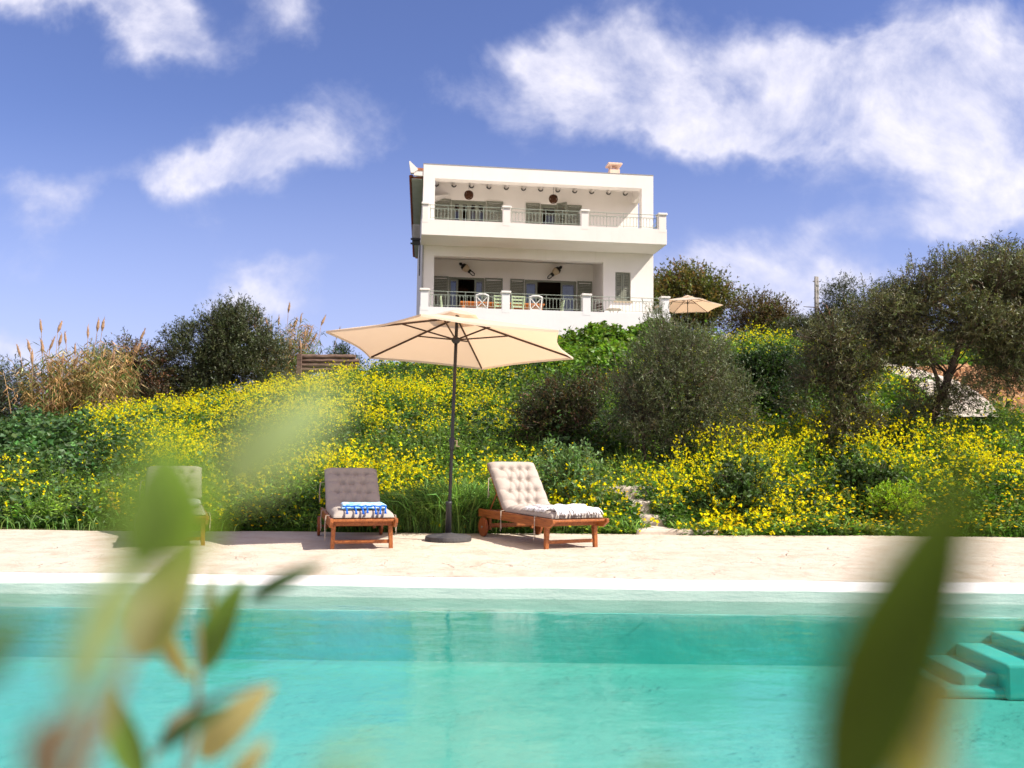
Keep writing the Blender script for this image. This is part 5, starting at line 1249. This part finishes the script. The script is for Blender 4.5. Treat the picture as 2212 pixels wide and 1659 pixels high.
# D reeds
def reeds(cx_, cy_, wx, n, hm, lab, seed, npl, green=0.15, hs=0.5):
    rng = np.random.default_rng(seed); z0 = float(G(cx_, cy_))
    t = tag(empty('reed_clump', (cx_, cy_, z0 - 0.05)), lab, 'reeds'); loc = np.array([cx_, cy_, z0 - 0.05])
    x = cx_ + rng.uniform(-1, 1, n) * wx; y = cy_ + rng.normal(0, 0.5, n); H = hm * (0.62 + 0.38 * rng.random(n)) * (0.78 + 0.22 * np.cos((x - cx_) / wx * 1.3))
    ln = (x - cx_) / wx * 0.35 + rng.normal(0, 0.12, n); B = np.stack([x, y, G(x, y) - 0.05], 1); Tp = B + np.stack([ln * H * hs, rng.normal(0, 0.08, n) * H, H], 1)
    parts = []; K = 4
    Q = [B + (Tp - B) * s + np.stack([np.zeros(n), np.zeros(n), np.zeros(n)], 1) + np.stack([ln * H * 0.15 * s * s, 0 * H, -0.04 * H * s * s], 1) for s in np.linspace(0, 1, K + 1)]
    sc = tint((0.38, 0.26, 0.12), n, 0.35, 0.08); gm = (rng.random(n) < green)[:, None]; sc = np.where(gm, tint((0.14, 0.18, 0.06), n, 0.2), sc)
    for k in range(K): parts.append((*sticks(Q[k], Q[k + 1], 0.026 - 0.003 * k, sc), 0))
    m = 17; j = np.repeat(np.arange(n), m); s = rng.random(len(j)) * 0.9 + 0.08
    P = B[j] + (Tp - B)[j] * s[:, None] + np.stack([ln[j] * H[j] * 0.15 * s * s, 0 * s, -0.04 * H[j] * s * s], 1); a = rng.random(len(j)) * 6.283
    D1 = np.stack([np.cos(a), np.sin(a) * 0.7, 0.4 + 0.5 * rng.random(len(j))], 1); L = 0.22 + 0.25 * rng.random(len(j))
    M1 = P + unit(D1) * L[:, None] * 0.5; D2 = D1 * np.array([1, 1, 0]) + np.stack([0 * a, 0 * a, -0.5 - 0.6 * rng.random(len(j))], 1); E = M1 + unit(D2) * L[:, None] * 0.6
    C = np.clip(sc[j] * np.exp(rng.normal(size=(len(j), 1)) * 0.3) * np.array([1.05, 1.0, 1.0]), 0, 0.8); gl = (rng.random(len(j)) < green * 1.3)[:, None]; C = np.where(gl, tint((0.10, 0.15, 0.05), len(j), 0.25), C)
    parts.append((*leaves(P, M1 - P, L * 0.62, 0.030, C, 0.1, 0.6), 0)); parts.append((*leaves(M1, E - M1, L * 0.62, 0.024, C, 0.1, 0.3), 0))
    V, F, Cc, M = merge(parts); npmesh('canes', V - loc, F, Cc, ['dry_leaf'], M, t)
    kk = np.argsort(-H)[:npl]; kk = rng.choice(n, npl, replace=False) if npl < n // 4 else kk
    for q in kk:
        dd = unit((Q[K][q] - Q[K - 1][q])[None])[0]; hh = rng.uniform(0.25, 0.6); base = Q[K][q] - dd * 0.1; tip = base + dd * (hh + 0.35) + np.array([rng.uniform(-0.05, 0.12), 0, 0])
        b = MB(); st_ = base; pm = base + dd * hh
        b.tube([Vector(st_ - loc), Vector(pm - loc)], 0.007, 5)
        w0 = rng.uniform(0.030, 0.048); b.tube([Vector(pm - loc), Vector(pm + (tip - pm) * 0.35 - loc), Vector(pm + (tip - pm) * 0.75 - loc), Vector(tip - loc)], [0.010, w0, w0 * 0.7, 0.006], 7)
        for _ in range(26):
            f = rng.uniform(0.05, 0.95); c0 = pm + (tip - pm) * f; e = c0 + dd * 0.07 + rng.normal(size=3) * 0.025; b.tube([Vector(c0 - loc), Vector(e - loc)], [0.007, 0.002], 3)
        b.build('plume', 'plume', t)
mottled('plume', (0.42, 0.27, 0.16), (0.30, 0.18, 0.11), 20, 0.95, 0.05)
reeds(-11.85, 24.2, 1.05, 270, 2.65, 'wide stand of dry golden reeds with tall plumes at the far left', 71, 22)
reeds(-7.75, 29.6, 0.62, 170, 3.0, 'narrow stand of dry reeds on the skyline right of the big olive tree', 72, 20, 0.3)
reeds(-6.35, 28.6, 0.38, 26, 1.75, 'few thin greenish reeds above the stacked logs', 73, 4, 0.9)

# E stacked logs
t = tag(empty('log_pile', (-6.45, 26.6, 3.30)), 'low stack of weathered brown logs on the skyline above the yellow slope', 'logs')
rr = random.Random(3); zz = 0.03
for k in range(4):
    b = MB(); r0 = 0.075; z_ = 0.08 + k * 0.135 + 0.0
    pts = [(x + 0.0, rr.uniform(-0.01, 0.01), z_ + rr.uniform(-0.012, 0.012)) for x in np.linspace(0.02 * k, 1.75 + rr.uniform(-0.1, 0.1), 9)]
    b.tube(pts, [r0 * rr.uniform(0.88, 1.1) for _ in pts], 10); b.build('log', 'log_wood', t)
b = MB(); b.box(-0.02, 0.12, -0.16, -0.08, -0.1, 0.55); b.build('stake', 'log_wood', t)
# F poles, post
zg = float(G(16.0, 45.0))
for (x_, h_, lab) in ((15.55, 10.15, 'thinner of the two grey poles on the right skyline, standing slightly lower'), (15.75, 10.2, 'taller grey utility pole of the pair on the right skyline')):
    y_ = 45.0 + (0.3 if x_ > 15.6 else 0); zb = float(G(x_, y_)); t = tag(empty('utility_pole', (x_, y_, zb - 0.1)), lab, 'pole', 'grey poles on the right skyline')
    b = MB(); b.tube([(0, 0, 0), (0.02, 0, h_ - zb + 0.1)], [0.10, 0.065], 8); b.build('shaft', 'grey_pole', t, True)
    b = MB(); b.bar((-0.12, 0, h_ - zb - 0.15), (0.14, 0, h_ - zb - 0.15), 0.05, 0.05); b.build('crossarm', 'grey_pole', t)
t = tag(empty('stake', rest(8.05, 16.4, -0.1)), 'thin dark wooden stake standing in front of the pale curving path', 'post')
b = MB(); b.tube([(0, 0, 0), (0.01, 0, 0.5), (0.0, 0, 1.05)], [0.035, 0.03, 0.028], 8); b.build('shaft', 'bark', t); b = MB(); b.tube([(0.005, 0, 0.80), (0.005, 0, 0.86)], 0.038, 8); b.build('band', 'dark_metal', t)

# ------------------------------------------------------------------ near olive shoots, close to the viewer on the near side of the pool
def P3(px, py, d):
    """point at distance d seen along photo pixel (px,py)"""
    p, r = R(PITCH), R(ROLL); x = (px - 1106) / 1911; y = -(py - 829.5) / 1911
    xu = math.cos(r) * x - math.sin(r) * y; yu = math.sin(r) * x + math.cos(r) * y
    return Vector((0, 0, 1)) + Vector((xu, math.cos(p) - math.sin(p) * yu, math.sin(p) + math.cos(p) * yu)) * d
def shoot(name, label, foot, stems, lvs):
    t = tag(empty(name, foot), label, 'plant'); L = Vector(foot)
    b = MB()
    for (pts, r0, r1) in stems:
        n = len(pts); b.tube([Vector(p) - L for p in pts], [r0 + (r1 - r0) * k / (n - 1) for k in range(n)], 8)
    b.build('stem', 'near_stem', t, True)
    for (a, c, wd, col, face) in lvs:
        a = Vector(a); c = Vector(c); d = c - a; ln = d.length; d.normalize()
        view = ((a + c) / 2 - Vector((0, 0, 1))).normalized(); s = d.cross(view).normalized(); nn = s.cross(d)
        s = (s * math.cos(face) + nn * math.sin(face)).normalized(); nn = d.cross(s)
        V = []; N = 14
        for lay in (0, 1):
            for i in range(N + 1):
                f = i / N; wv_ = wd * 0.5 * (math.sin(math.pi * min(f ** 0.8, 1)) ** 0.8) * (1 if 0 < i < N else 0.03) + 0.0002
                c0 = a + d * ln * f + nn * (0.10 * ln * math.sin(math.pi * f))
                for q in (-1, -0.5, 0, 0.5, 1): V.append(c0 + s * wv_ * q + nn * (abs(q) * wv_ * 0.35) + nn * (0.0005 * lay) - L)
        m = (N + 1) * 5; F = []
        for lay in (0, 1):
            for i in range(N):
                for q in range(4):
                    k = lay * m + i * 5 + q; g = (k, k + 1, k + 6, k + 5); F.append(g if lay else g[::-1])
        npmesh('leaf', np.array([tuple(v) for v in V]), np.array(F), np.tile(np.array(col), (len(V), 1)), ['near_leaf'], parent=t, smooth=True)
mottled('near_stem', (0.22, 0.17, 0.10), (0.14, 0.10, 0.06), 60, 0.8, 0.1)
GR = (0.15, 0.24, 0.045); KH = (0.34, 0.36, 0.13); TN = (0.46, 0.41, 0.21); DK = (0.075, 0.14, 0.05); PL = (0.42, 0.50, 0.28); LM = (0.36, 0.50, 0.10); BR_ = (0.33, 0.26, 0.17)
fz = 0.0
node = P3(425, 1525, 0.635)
shoot('olive_shoot', 'out of focus leafy olive shoot close in front of the pool at the lower left', (-0.235, 0.61, fz),
      [([(-0.235, 0.61, fz), (-0.225, 0.61, 0.5), P3(395, 1700, 0.635), node, P3(430, 1440, 0.635), P3(425, 1330, 0.635)], 0.004, 0.0014),
       ([node, P3(370, 1560, 0.606), P3(330, 1640, 0.577)], 0.0028, 0.002), ([node, P3(480, 1500, 0.620), P3(560, 1480, 0.606)], 0.002, 0.001),
       ([(-0.235, 0.61, fz), (-0.20, 0.40, 0.5), P3(170, 1680, 0.291), P3(260, 1480, 0.302), P3(330, 1280, 0.314)], 0.004, 0.0012),
       ([(-0.235, 0.61, 0.4), (-0.18, 0.34, 0.7), P3(150, 1600, 0.224), P3(330, 1180, 0.224)], 0.003, 0.001)],
      [(P3(300, 1420, 0.577), P3(428, 1185, 0.577), 0.0318, KH, 0.2), (P3(440, 1450, 0.664), P3(535, 1240, 0.664), 0.0232, GR, 0.3), (P3(455, 1330, 0.650), P3(470, 1230, 0.650), 0.0086, KH, 0.6),
       (P3(540, 1300, 0.606), P3(705, 1215, 0.606), 0.0130, DK, 0.3), (P3(430, 1640, 0.577), P3(595, 1475, 0.577), 0.0231, TN, 0.2), (P3(310, 1690, 0.548), P3(235, 1480, 0.548), 0.0184, GR, 0.2),
       (P3(340, 1620, 0.519), P3(500, 1525, 0.519), 0.0130, DK, 0.4), (P3(420, 1470, 0.606), P3(350, 1300, 0.606), 0.0174, TN, 0.8),
       (P3(312, 1260, 0.200), P3(345, 930, 0.200), 0.0152, GR, 0.1), (P3(385, 1230, 0.215), P3(372, 945, 0.215), 0.0215, LM, 0.2), (P3(470, 1060, 0.200), P3(750, 840, 0.200), 0.0150, PL, 0.2),
       (P3(200, 1420, 0.224), P3(330, 1180, 0.224), 0.0134, PL, 0.3), (P3(-60, 1480, 0.224), P3(60, 1300, 0.224), 0.0103, GR, 0.2), (P3(60, 1660, 0.246), P3(220, 1530, 0.246), 0.0134, BR_, 0.3), (P3(90, 1720, 0.246), P3(160, 1570, 0.246), 0.0134, BR_, 0.6),
       (P3(500, 1720, 0.491), P3(585, 1590, 0.491), 0.0144, TN, 0.3), (P3(160, 1500, 0.190), P3(270, 1330, 0.190), 0.0112, PL, 0.5)])
shoot('olive_shoot', 'very blurred dark green leaf shoot close in front of the pool at the lower right', (0.09, 0.16, fz),
      [([(0.09, 0.16, fz), (0.08, 0.145, 0.5), P3(1980, 1800, 0.19), P3(1880, 1690, 0.19)], 0.003, 0.0012), ([(0.08, 0.145, 0.5), P3(2120, 1800, 0.16), P3(2010, 1560, 0.215)], 0.002, 0.001)],
      [(P3(1795, 1800, 0.185), P3(2105, 985, 0.19), 0.0215, (0.072, 0.118, 0.002), 0.1), (P3(1960, 1760, 0.215), P3(2090, 1440, 0.215), 0.0112, TN, 0.4), (P3(1380, 1800, 0.19), P3(1460, 1640, 0.19), 0.0056, KH, 0.4), (P3(700, 1760, 0.18), P3(790, 1590, 0.18), 0.006, PL, 0.4) ])
